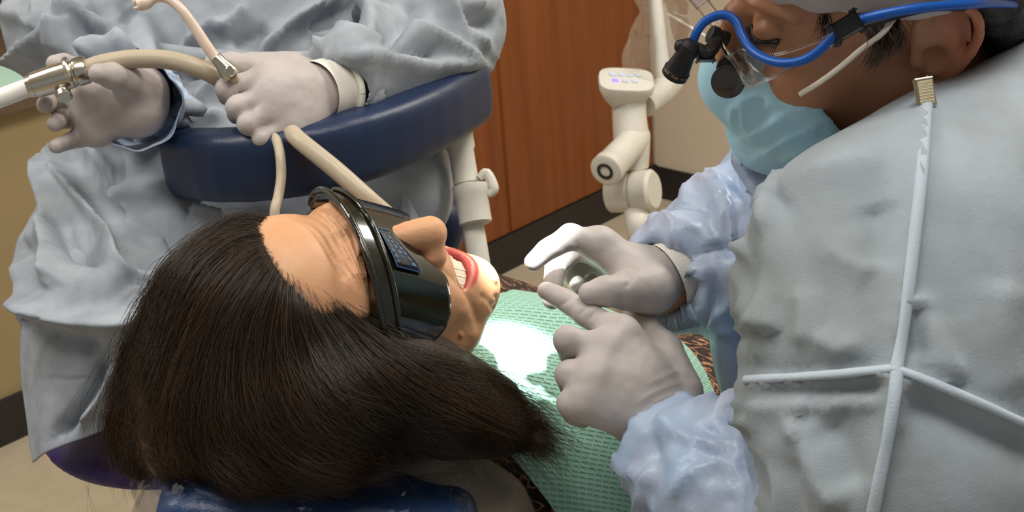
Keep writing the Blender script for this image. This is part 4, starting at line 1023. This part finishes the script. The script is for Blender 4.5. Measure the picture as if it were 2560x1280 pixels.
# dental chair: headrest, neck cushion, backrest
hc = pl(0, -.165, .0)
chair = thing('dental_chair', (tp(.3, 0, 0)[0], tp(.3, 0, 0)[1], 0), 'reclined dental chair with a navy padded headrest under the dark hair', 'chair')
X, Y, Z = PR[:, 0], PR[:, 1], PR[:, 2]
def padbox(name, c, X, Y, Z, m, parent, r=.02, h=.006):
    """cushion: rounded, slightly domed box"""
    hx, hy, hz = [np.linalg.norm(v) for v in (X, Y, Z)]; B = np.stack([X / hx, Y / hy, Z / hz], 1).astype(f4)
    ext = np.abs(B) @ np.array([hx, hy, hz]) + .03
    F = Field(c - ext, c + ext, h); cc = c.astype(f4)
    def fn(x, y, z):
        x, y, z = x - cc[0], y - cc[1], z - cc[2]; q = [x * B[0, i] + y * B[1, i] + z * B[2, i] for i in range(3)]
        a = [np.abs(q[i]) - (hh - r) for i, hh in enumerate((hx, hy, hz))]
        return np.sqrt(sum(np.maximum(v, 0) ** 2 for v in a)) + np.minimum(np.maximum(np.maximum(a[0], a[1]), a[2]), 0) - r
    F.op(fn, c - ext, c + ext); V, Q = F.mesh(2); return mk(name, V, Q, m, parent)
HR = P(800, 1332, 1.0)
hX, hY, hZ = nrm(R_ * .99 - U_ * .10 + F_ * .15), None, None
hY = nrm(U_ * .93 - F_ * .38); hY = nrm(hY - hX * (hY @ hX)); hZ = np.cross(hX, hY)
padbox('headrest', HR - hZ * .05, hX * .125, hY * .037, hZ * .085, NAVYH, chair, .024)
F = Field(P(1130, 1250, 1.06) - .17, P(1130, 1250, 1.06) + .17, .005)
F.cap([P(960, 1190, 1.06), P(1080, 1215, 1.06), P(1200, 1290, 1.07), P(1270, 1390, 1.08)], [.034, .042, .044, .04], .02, flat=None)
V, Q = F.mesh(2); N = normals(V, Q)
V = V + N * (folds(V, N, [([(860, 1190), (960, 1180), (1050, 1185), (1150, 1165)], .004, -.004), ([(900, 1205), (1000, 1198), (1120, 1205)], .003, -.003), ([(1190, 1160), (1240, 1220), (1270, 1280)], .004, -.003)]) + .001 * vnoise(V, 40, 3))[:, None]
mk('neck_cushion', V, Q, TAUPE, chair)
padbox('backrest', tp(.42, 0, -.2), TR * .24, TB * .42, TN * .035, NAVY, chair, .03, .012)
mk('headrest_bar', *tube([HR - hY * .04 - hZ * .06, HR - hY * .09 - hZ * .12, tp(.1, 0, -.24)], .014, 12, 12), CHROME, chair)
pb = tp(.62, 0, -.2); pb0 = pb * [1, 1, 0]
padbox('seat', tp(1.0, 0, -.17), TR * .25, nrm(TB * [1, 1, .0]) * .3, UPW * .04, NAVY, chair, .03, .014)
mk('pedestal', *lathe(pb0, (0, 0, 1), [(0, .26), (.03, .26), (.05, .22), (.06, .1), (max(.2, pb[2] - .1), .08)]), PLASTW, chair)
# clear plastic cover pulled over the headrest
F = Field(HR - .23, HR + .23, .005)
cc = (HR - hZ * .05).astype(f4)
F.cap([HR - hX * .100 + hY * .004 + hZ * .03, HR + hX * .085 + hY * .004 + hZ * .03], .044, 0, flat=(hZ.astype(f4), .62))
F.cap([HR - hX * .105 - hZ * .07, HR + hX * .085 - hZ * .07], .046, .04)
V, Q = F.mesh(1); N = normals(V, Q)
V = V + N * (folds(V, N, [([(980, 1280), (1020, 1245), (1080, 1215), (1110, 1290)], .0035, .010), ([(1000, 1220), (1010, 1250), (1030, 1290)], .003, .007), ([(1090, 1262), (1200, 1248), (1330, 1255)], .003, .008), ([(430, 1220), (480, 1250), (520, 1290)], .003, .008), ([(640, 1285), (720, 1268), (800, 1290)], .003, .006)])
             + .004 * ridged(V, 20, 6) + .0015 * ridged(V, 60, 7))[:, None]
cov = mk('headrest_cover', V, Q, FILM)
tag(cov, 'clear crinkled plastic cover pulled over the navy headrest', 'cover')

# ================================================================ suction tools in the assistant's hands
hv = thing('suction_handpiece', P(145, 195, 1.265), 'metal suction valve with white tip and thick tan hose in the gloved hands', 'suction tool')
va, vb = P(70, 218, 1.255), P(221, 172, 1.262); vx = nrm(vb - va); VL = np.linalg.norm(vb - va)
vm = mk('valve_body', *lathe(va, vx, [(-.001, .0085), (0, .0105), (.05 * VL, .0112), (.08 * VL, .0112), (.1 * VL, .0128), (.45 * VL, .0142), (.72 * VL, .0140), (.74 * VL, .0128), (.78 * VL, .0128), (.80 * VL, .0142), (.96 * VL, .0142), (VL, .0125)], 32), CHROME, hv)
e1 = nrm(np.cross(vx, F_)); e2 = -F_
mk('lever_ring', *tube([va + vx * VL * .70 + .0155 * (math.cos(q) * e1 + math.sin(q) * nrm(np.cross(vx, e1))) for q in np.linspace(-2.2, 2.2, 18)], .0026, 8, 40), CHROME, vm)
mk('valve_knob', *lathe(P(153, 216, 1.256), P(160, 238, 1.25) - P(153, 216, 1.256), [(0, .0055), (.009, .0055), (.0095, .008), (.015, .008), (.017, .006)], 18), CHROME, vm)
mk('suction_tip', *tube([va + vx * .004, P(20, 238, 1.25), P(-60, 268, 1.24), P(-130, 300, 1.225)], [.0092, .0092, .0092, .0088], 20, 24), TIPW, hv)
mk('hose', *tube(PP([(215, 174, 1.262), (255, 160, 1.265), (330, 148, 1.27), (420, 150, 1.272), (500, 172, 1.272), (575, 214, 1.29), (650, 275, 1.305), (700, 305, 1.287), (728, 330, 1.262), (752, 354, 1.240), (840, 425, 1.225), (930, 505, 1.22), (1020, 585, 1.24), (1090, 660, 1.29), (1120, 900, 1.38)]), [.0094] * 5 + [.0088] * 10, 18, 120), HOSE, hv)
ej = thing('saliva_ejector', P(570, 170, 1.26), 'slim pink tinted saliva ejector with curved tip held in one glove of the sitting person', 'suction tool')
mk('ejector_tube', *tube(PP([(372, 6, 1.25), (395, -6, 1.25), (425, 0, 1.25), (455, 26, 1.25), (485, 66, 1.253), (515, 112, 1.256), (548, 160, 1.26)]), [.0042, .0046, .0048, .005, .0052, .0054, .0056], 16, 60), PEACH, ej)
tpx = nrm(P(352, 12, 1.25) - P(376, 4, 1.25))
et = mk('ejector_tip', *lathe(P(380, 2, 1.25), tpx, [(0, .0044), (.004, .0064), (.009, .0068), (.014, .006), (.0145, .0035), (.010, .003)], 18), PEACH, ej)
for i in range(3):
    q = 2 * math.pi * i / 3 + .4; a = nrm(np.cross(tpx, U_)); b = np.cross(tpx, a); c = P(380, 2, 1.25) + tpx * .0145 + .0046 * (math.cos(q) * a + math.sin(q) * b)
    mk('tip_prong', *tube([c - tpx * .003, c + tpx * .002, c + tpx * .004 - .002 * (math.cos(q) * a + math.sin(q) * b)], [.0019, .0018, .001], 8, 8), PEACH, et)
fa, fb_ = P(538, 142, 1.256), P(582, 192, 1.262); fx = nrm(fb_ - fa); FL = np.linalg.norm(fb_ - fa)
ft_ = mk('fitting', *lathe(fa, fx, [(0, .0056), (.001, .0062), (.35 * FL, .0068), (.6 * FL, .0085), (.85 * FL, .0092), (FL, .008)], 24), CHROME, ej)
mk('fitting_button', *lathe(P(576, 180, 1.262), P(574, 176, 1.24) - P(576, 180, 1.262), [(0, .0055), (.009, .0055), (.0105, .0042)], 18), CHROME, ft_)
mk('hose', *tube(PP([(580, 190, 1.262), (610, 235, 1.295), (655, 285, 1.305), (678, 318, 1.285), (690, 345, 1.256), (700, 385, 1.238), (703, 440, 1.232), (696, 490, 1.225), (687, 530, 1.215), (690, 600, 1.22), (720, 700, 1.26)]), .0049, 14, 90), HOSE, ej)

# ================================================================ loupes with headlight worn by the dentist
lou = thing('loupe_glasses', P(1870, 130, .88), 'clear magnifying glasses with black headlight and blue cable, worn above a blue mask', 'glasses')
ha, hb = P(1728, 112, .868), P(1686, 188, .886); hx_ = nrm(hb - ha); HL = np.linalg.norm(hb - ha)
hl = mk('headlight', *lathe(ha, hx_, [(-.003, .004), (0, .0068), (.25 * HL, .0072), (.3 * HL, .0066), (.55 * HL, .0076), (.8 * HL, .0088), (.82 * HL, .0094), (HL, .0094), (HL + .0005, .0082), (HL - .001, .0078)], 36), BLACK, lou)
mk('headlight_lens', *lathe(hb - hx_ * .001, hx_, [(0, .0077), (.0008, .006), (.001, .001)], 28), mat('lamp_lens_lit', (255, 252, 244), .2, emit=(255, 252, 246), emis=6), hl)
bq = P(1703, 116, .872)
bm = bmesh.new(); bmesh.ops.create_uvsphere(bm, u_segments=20, v_segments=12, radius=.0049); V = np.array([v.co[:] for v in bm.verts]) + bq
bm.verts.index_update(); mk('ball_knob', V, [[v.index for v in f.verts] for f in bm.faces], BLACK, lou); bm.free()
mk('bracket', *tube(PP([(1722, 112, .876), (1745, 118, .872), (1765, 130, .872), (1782, 118, .876), (1792, 95, .884)]), [.006, .0045, .0062, .0055, .005], 10, 24, flat=.7), BLACK, lou)
jx = nrm(R_ * .8 - U_ * .35 + F_ * .2)
mk('hinge_barrel', *lathe(P(1772, 82, .885), jx, [(0, .0045), (.001, .0065), (.006, .0066), (.0065, .0056), (.0085, .0056), (.009, .0066), (.014, .0064), (.015, .0045)], 24), BLACK, lou)
mk('hinge_block', *rbox(P(1764, 138, .876), R_ * .0055, U_ * .004, F_ * .005, .0012), BLACK, lou)
mk('flip_bar', *rbox((P(1752, 4, .89) + P(1800, 66, .884)) / 2, (P(1800, 66, .884) - P(1752, 4, .89)) / 2, nrm(R_ * .8 + U_ * .6) * .0045, F_ * .002, .0012), CLEAR, lou)
mk('flip_bar_tip', *rbox(P(1748, -2, .89), nrm(R_ * .6 - U_ * .75) * .004, nrm(R_ * .8 + U_ * .6) * .0052, F_ * .003, .001), mat('bar_tip', (196, 176, 168), .4), lou)
mk('bridge_rod', *tube(PP([(1800, 100, .884), (1812, 124, .88), (1826, 140, .876)]), [.0018, .0024, .003], 10, 12), CHROME, lou)
C = [PP([(1826, 136, .866), (1842, 166, .858), (1856, 194, .850), (1870, 216, .846)]), PP([(1850, 126, .856), (1866, 154, .846), (1886, 182, .838), (1906, 202, .834)]),
     PP([(1894, 142, .846), (1910, 160, .838), (1924, 176, .832), (1938, 190, .828)]), PP([(1960, 156, .836), (1964, 160, .832), (1968, 166, .828), (1972, 172, .825)])]
mk_s = sheet(C, 24, 24, .0014, CLEAR, 'side_shield', lou)
mk('shield_rim', *tube(PP([(1822, 138, .868), (1846, 176, .853), (1870, 217, .844), (1906, 203, .832), (1940, 190, .826), (1972, 173, .823), (2040, 138, .812), (2080, 110, .805)]), .0011, 8, 60), CLEAR, lou)
mk('lens_frame', *tube(PP([(1826, 130, .87), (1852, 122, .858), (1900, 138, .846), (1950, 134, .836), (2010, 116, .822), (2060, 96, .81), (2100, 76, .80), (2180, 48, .79), (2300, 14, .79)]), .0011, 8, 60), CLEAR, lou)
ox = nrm(-R_ * .35 - U_ * .75 - F_ * .2)
oc = P(1822, 196, .905)
ol = mk('ocular', *lathe(P(1836, 150, .905), P(1820, 205, .885) - P(1836, 150, .905), [(0, .008), (.003, .0092), (.008, .0108), (.013, .0108), (.0135, .0098), (.012, .0094)], 32), BLACK, lou)
q0 = P(1836, 150, .905); qx = nrm(P(1820, 205, .885) - q0)
lensn = nrm(nrm(CAM - P(1820, 204, .885)) * .86 + qx * .5)
C = lathe(P(1820, 204, .882), lensn, [(-.003, .0100), (-.0005, .0116), (.0012, .0116), (.002, .0105), (.0028, .006), (.0030, .001)], 36)
mk('ocular_lens', *C, LENSB, lou)
cab_ = [(1730, 116, .872), (1740, 84, .868), (1760, 56, .866), (1790, 40, .864), (1818, 38, .860), (1842, 56, .856), (1856, 90, .852), (1876, 122, .846), (1910, 146, .836), (1950, 157, .826), (1992, 155, .816), (2030, 140, .808), (2064, 112, .801), (2096, 80, .795), (2140, 54, .789), (2220, 33, .785), (2320, 18, .788), (2430, 10, .80), (2500, 8, .83), (2580, 14, .88)]
mk('blue_cable', *tube(PP(cab_), .0031, 14, 160), BLUEC, lou)
mk('cable_collar', *lathe(P(1729, 118, .872), P(1736, 96, .869) - P(1729, 118, .872), [(0, .0036), (.004, .0038), (.0045, .0033)], 18), BLACK, lou)
cx_ = nrm(P(2140, 54, .789) - P(2090, 84, .796))
mk('temple_clip', *rbox(P(2113, 70, .792), cx_ * .0085, nrm(np.cross(cx_, F_)) * .0062, F_ * .005, .002, 3), BLACK, lou)
mk('temple_arm', *tube(PP([(2100, 80, .80), (2200, 52, .796), (2320, 22, .80), (2420, 20, .82)]), .0022, 8, 24), BLACK, lou)
# lettering round the headlight rim
GOLD = mat('rim_lettering', (206, 178, 96), .5)
a_ = nrm(CAM - hb); a_ = nrm(a_ - hx_ * (a_ @ hx_)); b_ = np.cross(hx_, a_); txt = 'DESIGNS FOR VISION'
parts = []
for i, ch in enumerate(txt):
    if ch == ' ': continue
    fc_ = bpy.data.curves.new('letter', 'FONT'); fc_.body = ch; fc_.size = .0026; fc_.align_x = 'CENTER'; fc_.resolution_u = 2
    fo = bpy.data.objects.new('letter', fc_); COL.objects.link(fo)
    me = bpy.data.meshes.new_from_object(fo.evaluated_get(bpy.context.evaluated_depsgraph_get()))
    q = (i - (len(txt) - 1) / 2) * .19
    c = hb - hx_ * .0031; out_ = math.cos(q) * a_ + math.sin(q) * b_; tg = -math.sin(q) * a_ + math.cos(q) * b_
    sg = 1 if (b_ @ R_) > 0 else -1
    up_ = -hx_; tg_ = np.cross(up_, out_)
    q2 = q * (1 if tg_ @ tg > 0 else -1); out_ = math.cos(q2) * a_ + math.sin(q2) * b_; tg_ = np.cross(up_, out_)
    parts.append((np.array([c + out_ * .00955 + tg_ * v.co.x + up_ * v.co.y for v in me.vertices]), [list(p.vertices) for p in me.polygons]))
    bpy.data.objects.remove(fo); bpy.data.meshes.remove(me)
mk('rim_lettering', *join(parts), GOLD, hl, smooth=False)
sp = bpy.data.lights.new('headlight_beam', 'SPOT'); sp.energy = HEAD_W; sp.spot_size = math.radians(19); sp.spot_blend = .5; sp.shadow_soft_size = .006; sp.color = (.93, 1.0, .98)
so = bpy.data.objects.new('headlight_beam', sp); COL.objects.link(so); so.location = hb + hx_ * .004
so.rotation_euler = Vector(P(1285, 795, 1.12) - so.location[:]).to_track_quat('-Z', 'Y').to_euler()
# operating lamp above the mouth
lt = np.array([.005, 1.004, .846]); lpz = np.array([.052, .757, 1.585]); ld = nrm(lt - lpz)
ol_ = thing('operating_lamp', lpz, 'round operating lamp hanging above the mouth of the person lying back', 'lamp')
mk('lamp_head', *lathe(lpz, ld, [(-.07, .03), (-.06, .07), (-.03, .1), (.0, .105), (.004, .1), (-.004, .09)], 40), PLASTW, ol_)
mk('lamp_glass', *lathe(lpz, ld, [(-.003, .088), (-.001, .08), (0, .002)], 40), mat('lamp_glass_lit', (255, 255, 252), .3, emit=(255, 255, 250), emis=.6), ol_)
mk('lamp_arm', *tube([lpz - ld * .06, lpz - ld * .1 + [0, 0, .05], lpz + [0, 0, .4], (lpz[0], lpz[1], 2.6)], .016, 12, 20), PLASTW, ol_)
s2 = bpy.data.lights.new('operating_beam', 'SPOT'); s2.energy = LAMP_W; s2.spot_size = math.radians(6.0); s2.spot_blend = .3; s2.shadow_soft_size = .02; s2.color = (.95, 1.0, .98)
s2o = bpy.data.objects.new('operating_beam', s2); COL.objects.link(s2o); s2o.location = lpz + ld * .006
s2o.rotation_euler = Vector(ld).to_track_quat('-Z', 'Y').to_euler()
# earring
er = thing('earring', P(2312, 230, .80), 'small silver ribbed drop earring on the ear of the person with blue mask', 'earring')
mk('ear_hook', *tube(PP([(2310, 196, .80), (2318, 190, .798), (2320, 205, .797), (2313, 222, .797)]), .0006, 6, 20), SILVER, er)
ey = nrm(P(2318, 262, .80) - P(2308, 200, .80)); ex = nrm(np.cross(ey, F_))
dr = mk('drop', *rbox(P(2312, 231, .798), ex * .0046, ey * .0082, F_ * .0022, .001, 2), SILVER, er)
for i in range(8): mk('rib', *tube([P(2312, 231, .798) + ey * (-.0066 + .0019 * i) + ex * x - F_ * .0024 for x in (-.0046, 0, .0046)], .0008, 6, 4), SILVER, dr)
# ================================================================ hair of the person lying back
F = Field(PO - .33, PO + .33, .0045)
F.ell(pl(0, -.016, .046), (.081, .100, .091), PR, 0)
F.plane(pl(0, .016 / .9, 0), PR @ np.array([0, .9, -.45]), .13, .004)
LOB = [([(770, 760, .985), (870, 815, .99), (970, 880, 1.0), (1080, 925, 1.02)], [.02, .024, .027, .026]),
       ([(510, 740, 1.01), (450, 880, 1.01), (390, 1020, 1.015), (355, 1150, 1.02)], [.04, .038, .03, .018]),
       ([(560, 800, .985), (505, 960, .98), (470, 1110, .985), (470, 1180, .99)], [.05, .048, .034, .018]),
       ([(700, 830, .99), (680, 1000, .975), (640, 1150, .975), (640, 1215, .98)], [.05, .05, .034, .016]),
       ([(840, 890, .995), (850, 1010, .975), (830, 1120, .97), (850, 1180, .975)], [.042, .05, .036, .02]),
       ([(900, 880, 1.005), (1010, 965, .995), (1120, 1040, 1.0), (1240, 1082, 1.02), (1325, 1112, 1.04)], [.030, .042, .035, .022, .005]),
       ([(1040, 935, 1.03), (1140, 965, 1.05), (1230, 1010, 1.06), (1270, 1055, 1.055), (1320, 1095, 1.06)], [.026, .030, .026, .018, .006])]
for p_, r_ in LOB: F.cap(PP(p_), r_, .02)
HF = lambda V: None
V, Q = F.mesh(1)
lab = np.arange(len(V))                          # keep the one connected mass
for _ in range(600):
    m_ = lab[Q].min(1); n_ = lab.copy()
    for i in range(4): np.minimum.at(n_, Q[:, i], m_)
    if (n_ == lab).all(): break
    lab = n_[n_]
kp = lab == np.bincount(lab).argmax(); ix = np.cumsum(kp) - 1
Q = ix[Q[kp[Q[:, 0]]]]; V = V[kp]; N = normals(V, Q)
hair = mk('hair', V, Q, HAIRM, patient)
bv = BVHTree.FromPolygons([tuple(v) for v in V], [tuple(q) for q in Q])
# depth of the hair mass on a coarse grid, holes filled from their neighbours
gx, gy = np.arange(200, 1480, 10), np.arange(480, 1280, 10); DM = np.full((len(gx), len(gy)), np.nan)
for i, x in enumerate(gx):
    for j, y in enumerate(gy):
        r = F_ + (x - 1280) / FPX * R_ - (y - 640) / FPX * U_; h = bv.ray_cast(Vector(CAM), Vector(r / np.linalg.norm(r)))
        if h[0] is not None: DM[i, j] = (np.array(h[0]) - CAM) @ F_
for _ in range(90):
    nb = np.stack([np.roll(DM, s, a) for a in (0, 1) for s in (1, -1)]); m = np.isnan(DM)
    if not m.any(): break
    import warnings
    with warnings.catch_warnings():
        warnings.simplefilter('ignore'); f_ = np.nanmean(nb, 0)
    DM[m] = f_[m]
DM = np.nan_to_num(DM, nan=1.0)
for _ in range(2): DM = (DM + np.roll(DM, 1, 0) + np.roll(DM, -1, 0) + np.roll(DM, 1, 1) + np.roll(DM, -1, 1)) / 5
def dmap(x, y):
    u = np.clip((x - gx[0]) / 10, 0, len(gx) - 1.001); v = np.clip((y - gy[0]) / 10, 0, len(gy) - 1.001); i, j = u.astype(int), v.astype(int); a, b = u - i, v - j
    return DM[i, j] * (1 - a) * (1 - b) + DM[i + 1, j] * a * (1 - b) + DM[i, j + 1] * (1 - a) * b + DM[i + 1, j + 1] * a * b
GD = [[(692, 552), (610, 542), (520, 588), (430, 672), (355, 800), (305, 950), (290, 1080), (330, 1190)],
      [(690, 585), (600, 588), (500, 660), (420, 780), (365, 910), (330, 1030), (318, 1120), (345, 1190)],
      [(686, 612), (610, 640), (520, 740), (455, 870), (415, 990), (395, 1090), (400, 1160), (440, 1205)],
      [(690, 625), (640, 665), (560, 780), (510, 920), (485, 1040), (505, 1130), (560, 1200), (660, 1235)],
      [(700, 632), (660, 690), (600, 800), (570, 930), (575, 1050), (630, 1150), (720, 1210), (830, 1225)],
      [(710, 638), (690, 710), (660, 830), (650, 960), (690, 1070), (770, 1150), (870, 1185), (980, 1170)],
      [(722, 645), (735, 720), (745, 830), (775, 940), (840, 1040), (930, 1100), (1010, 1120), (1090, 1105)],
      [(735, 655), (775, 730), (830, 830), (900, 925), (990, 1005), (1090, 1055), (1190, 1085), (1290, 1125)],
      [(748, 668), (815, 745), (900, 832), (995, 915), (1100, 990), (1210, 1045), (1300, 1085), (1370, 1130)],
      [(762, 686), (850, 762), (945, 848), (1045, 918), (1150, 975), (1250, 1030), (1330, 1080), (1398, 1140)],
      [(772, 696), (872, 766), (975, 852), (1075, 898), (1170, 930), (1240, 965), (1300, 1010), (1365, 1075)]]
NP = 22
GS_ = np.stack([crom(np.array(g, float), NP) for g in GD])
rs = np.random.RandomState(7)
def strands(n, lift, jit, spread, curl, t0r, t1r, up=0, u0=0, u1=len(GD) - 1):
    u = u0 + rs.rand(n) * (u1 - u0); cl = u0 + rs.rand(n // 14 + 1) * (u1 - u0)          # locks: strands gather
    c = cl[rs.randint(0, len(cl), n)]; u = np.where(rs.rand(n) < .75, c + rs.randn(n) * .07, u); u = np.clip(u, 0, len(GD) - 1.001)
    i = u.astype(int); a = (u - i)[:, None, None]; L = GS_[i] * (1 - a) + GS_[i + 1] * a
    t0, t1 = rs.rand(n) * t0r, 1 - rs.rand(n) * t1r; tt = t0[:, None] + (t1 - t0)[:, None] * np.linspace(0, 1, NP)[None]
    k = tt * (NP - 1); j = np.clip(k.astype(int), 0, NP - 2); b = (k - j)[..., None]
    ar = np.arange(n)[:, None]; L = L[ar, j] * (1 - b) + L[ar, j + 1] * b
    tx = np.linspace(0, 1, NP)[None]
    ph = rs.rand(n, 1) * 6.28; fq = 1 + rs.rand(n, 1) * 2.5
    L[..., 0] += rs.randn(n, 1) * jit * (.3 + tx) + curl * np.sin(fq * 4 * tx + ph) * tx * rs.rand(n, 1); L[..., 1] += rs.randn(n, 1) * jit * (.3 + tx) + curl * np.cos(fq * 4 * tx + ph * 1.7) * tx * rs.rand(n, 1)
    L += (rs.randn(n, 1, 2) * spread) * tx[..., None] ** 2
    d = dmap(L[..., 0], L[..., 1]) - .0012 - (rs.rand(n, 1) * lift) * (.3 + .7 * np.sin(np.clip(tx, 0, 1) * 2.6 + .25))
    x, y = L[..., 0], L[..., 1]
    if up: y = y - up * rs.rand(n, 1) * np.sin(tx * 3.1)
    return CAM + d[..., None] * (F_ + ((x - 1280) / FPX)[..., None] * R_ - ((y - 640) / FPX)[..., None] * U_)
HS = mat('hair_strand_brown', (58, 44, 32), .38, spec=.5)
nt = HS.node_tree; hi_ = nt.nodes.new('ShaderNodeHairInfo'); rp = nt.nodes.new('ShaderNodeValToRGB'); e = rp.color_ramp.elements
e[0].position = 0; e[0].color = (*lin((34, 26, 20)), 1); e[1].position = 1; e[1].color = (*lin((88, 66, 46)), 1)
for p_, c_ in ((.55, (50, 38, 28)), (.85, (64, 49, 36))):
    q = e.new(p_); q.color = (*lin(c_), 1)
nt.links.new(hi_.outputs['Random'], rp.inputs[0]); nt.links.new(rp.outputs[0], nt.nodes['Principled BSDF'].inputs['Base Color'])
def curves(name, sets, m, parent, r):
    pts = np.concatenate([s.reshape(-1, 3) for s in sets]); k = sum(len(s) for s in sets)
    hcv = bpy.data.hair_curves.new(name); hcv.add_curves([sets[0].shape[1]] * k)
    hcv.attributes['position'].data.foreach_set('vector', pts.astype(f4).ravel())
    ra = hcv.attributes.get('radius') or hcv.attributes.new('radius', 'FLOAT', 'POINT')
    tp_ = np.tile(np.clip(1.25 - np.linspace(0, 1, sets[0].shape[1]) ** 2, .25, 1), k) * r
    ra.data.foreach_set('value', tp_.astype(f4)); hcv.materials.append(m)
    o = bpy.data.objects.new(name, hcv); COL.objects.link(o); return par(o, parent)
ST = curves('hair_strands', [strands(15000, .009, 7, 9, 14, .35, .3), strands(3000, .012, 14, 30, 26, .3, .15), strands(500, .02, 22, 60, 50, .2, .1, 40), strands(800, .016, 14, 22, 44, .5, .3, 46, 0, 1.6), strands(500, .012, 12, 50, 40, .75, .0, 10, 7.5, 10)], HS, patient, .00013)
ST['kind'] = 'stuff'
HS2 = HS.copy(); HS2.name = 'hair_strand_auburn'; e = [n for n in HS2.node_tree.nodes if n.type == 'VALTORGB'][0].color_ramp.elements
for q, c_ in zip(e, ((50, 36, 24), (72, 50, 32), (90, 62, 38), (122, 86, 52))): q.color = (*lin(c_), 1)
S2 = curves('hair_ends', [strands(2600, .012, 12, 16, 22, .75, .15, 0, 0, 2.6), strands(900, .012, 10, 16, 16, .7, .15, 0, 3, 6), strands(1100, .014, 10, 20, 16, .65, .15, 0, 7.5, 10)], HS2, patient, .00013); S2['kind'] = 'stuff'
# short wisps of the dentist's hair below the cap, in front of the ear
wg = [[(2150, 40, .812), (2175, 80, .808), (2190, 120, .806), (2165, 170, .806)], [(2175, 40, .810), (2200, 85, .806), (2205, 130, .804), (2180, 160, .805)],
      [(2195, 40, .808), (2220, 80, .804), (2232, 110, .802), (2225, 130, .803)], [(2060, 20, .835), (2064, 50, .832), (2062, 75, .83), (2058, 95, .83)], [(2225, 30, .806), (2245, 70, .802), (2250, 100, .801), (2240, 130, .801)]]
W_ = []
for g in wg:
    c = crom(PP(g), 12)
    for i in range(60): W_.append(c + rs.randn(3) * .0016 + np.linspace(0, 1, 12)[:, None] * rs.randn(3) * .003)
wi = curves('hair_wisps', [np.array(W_)], HS, dentist, .00016); wi['kind'] = 'stuff'
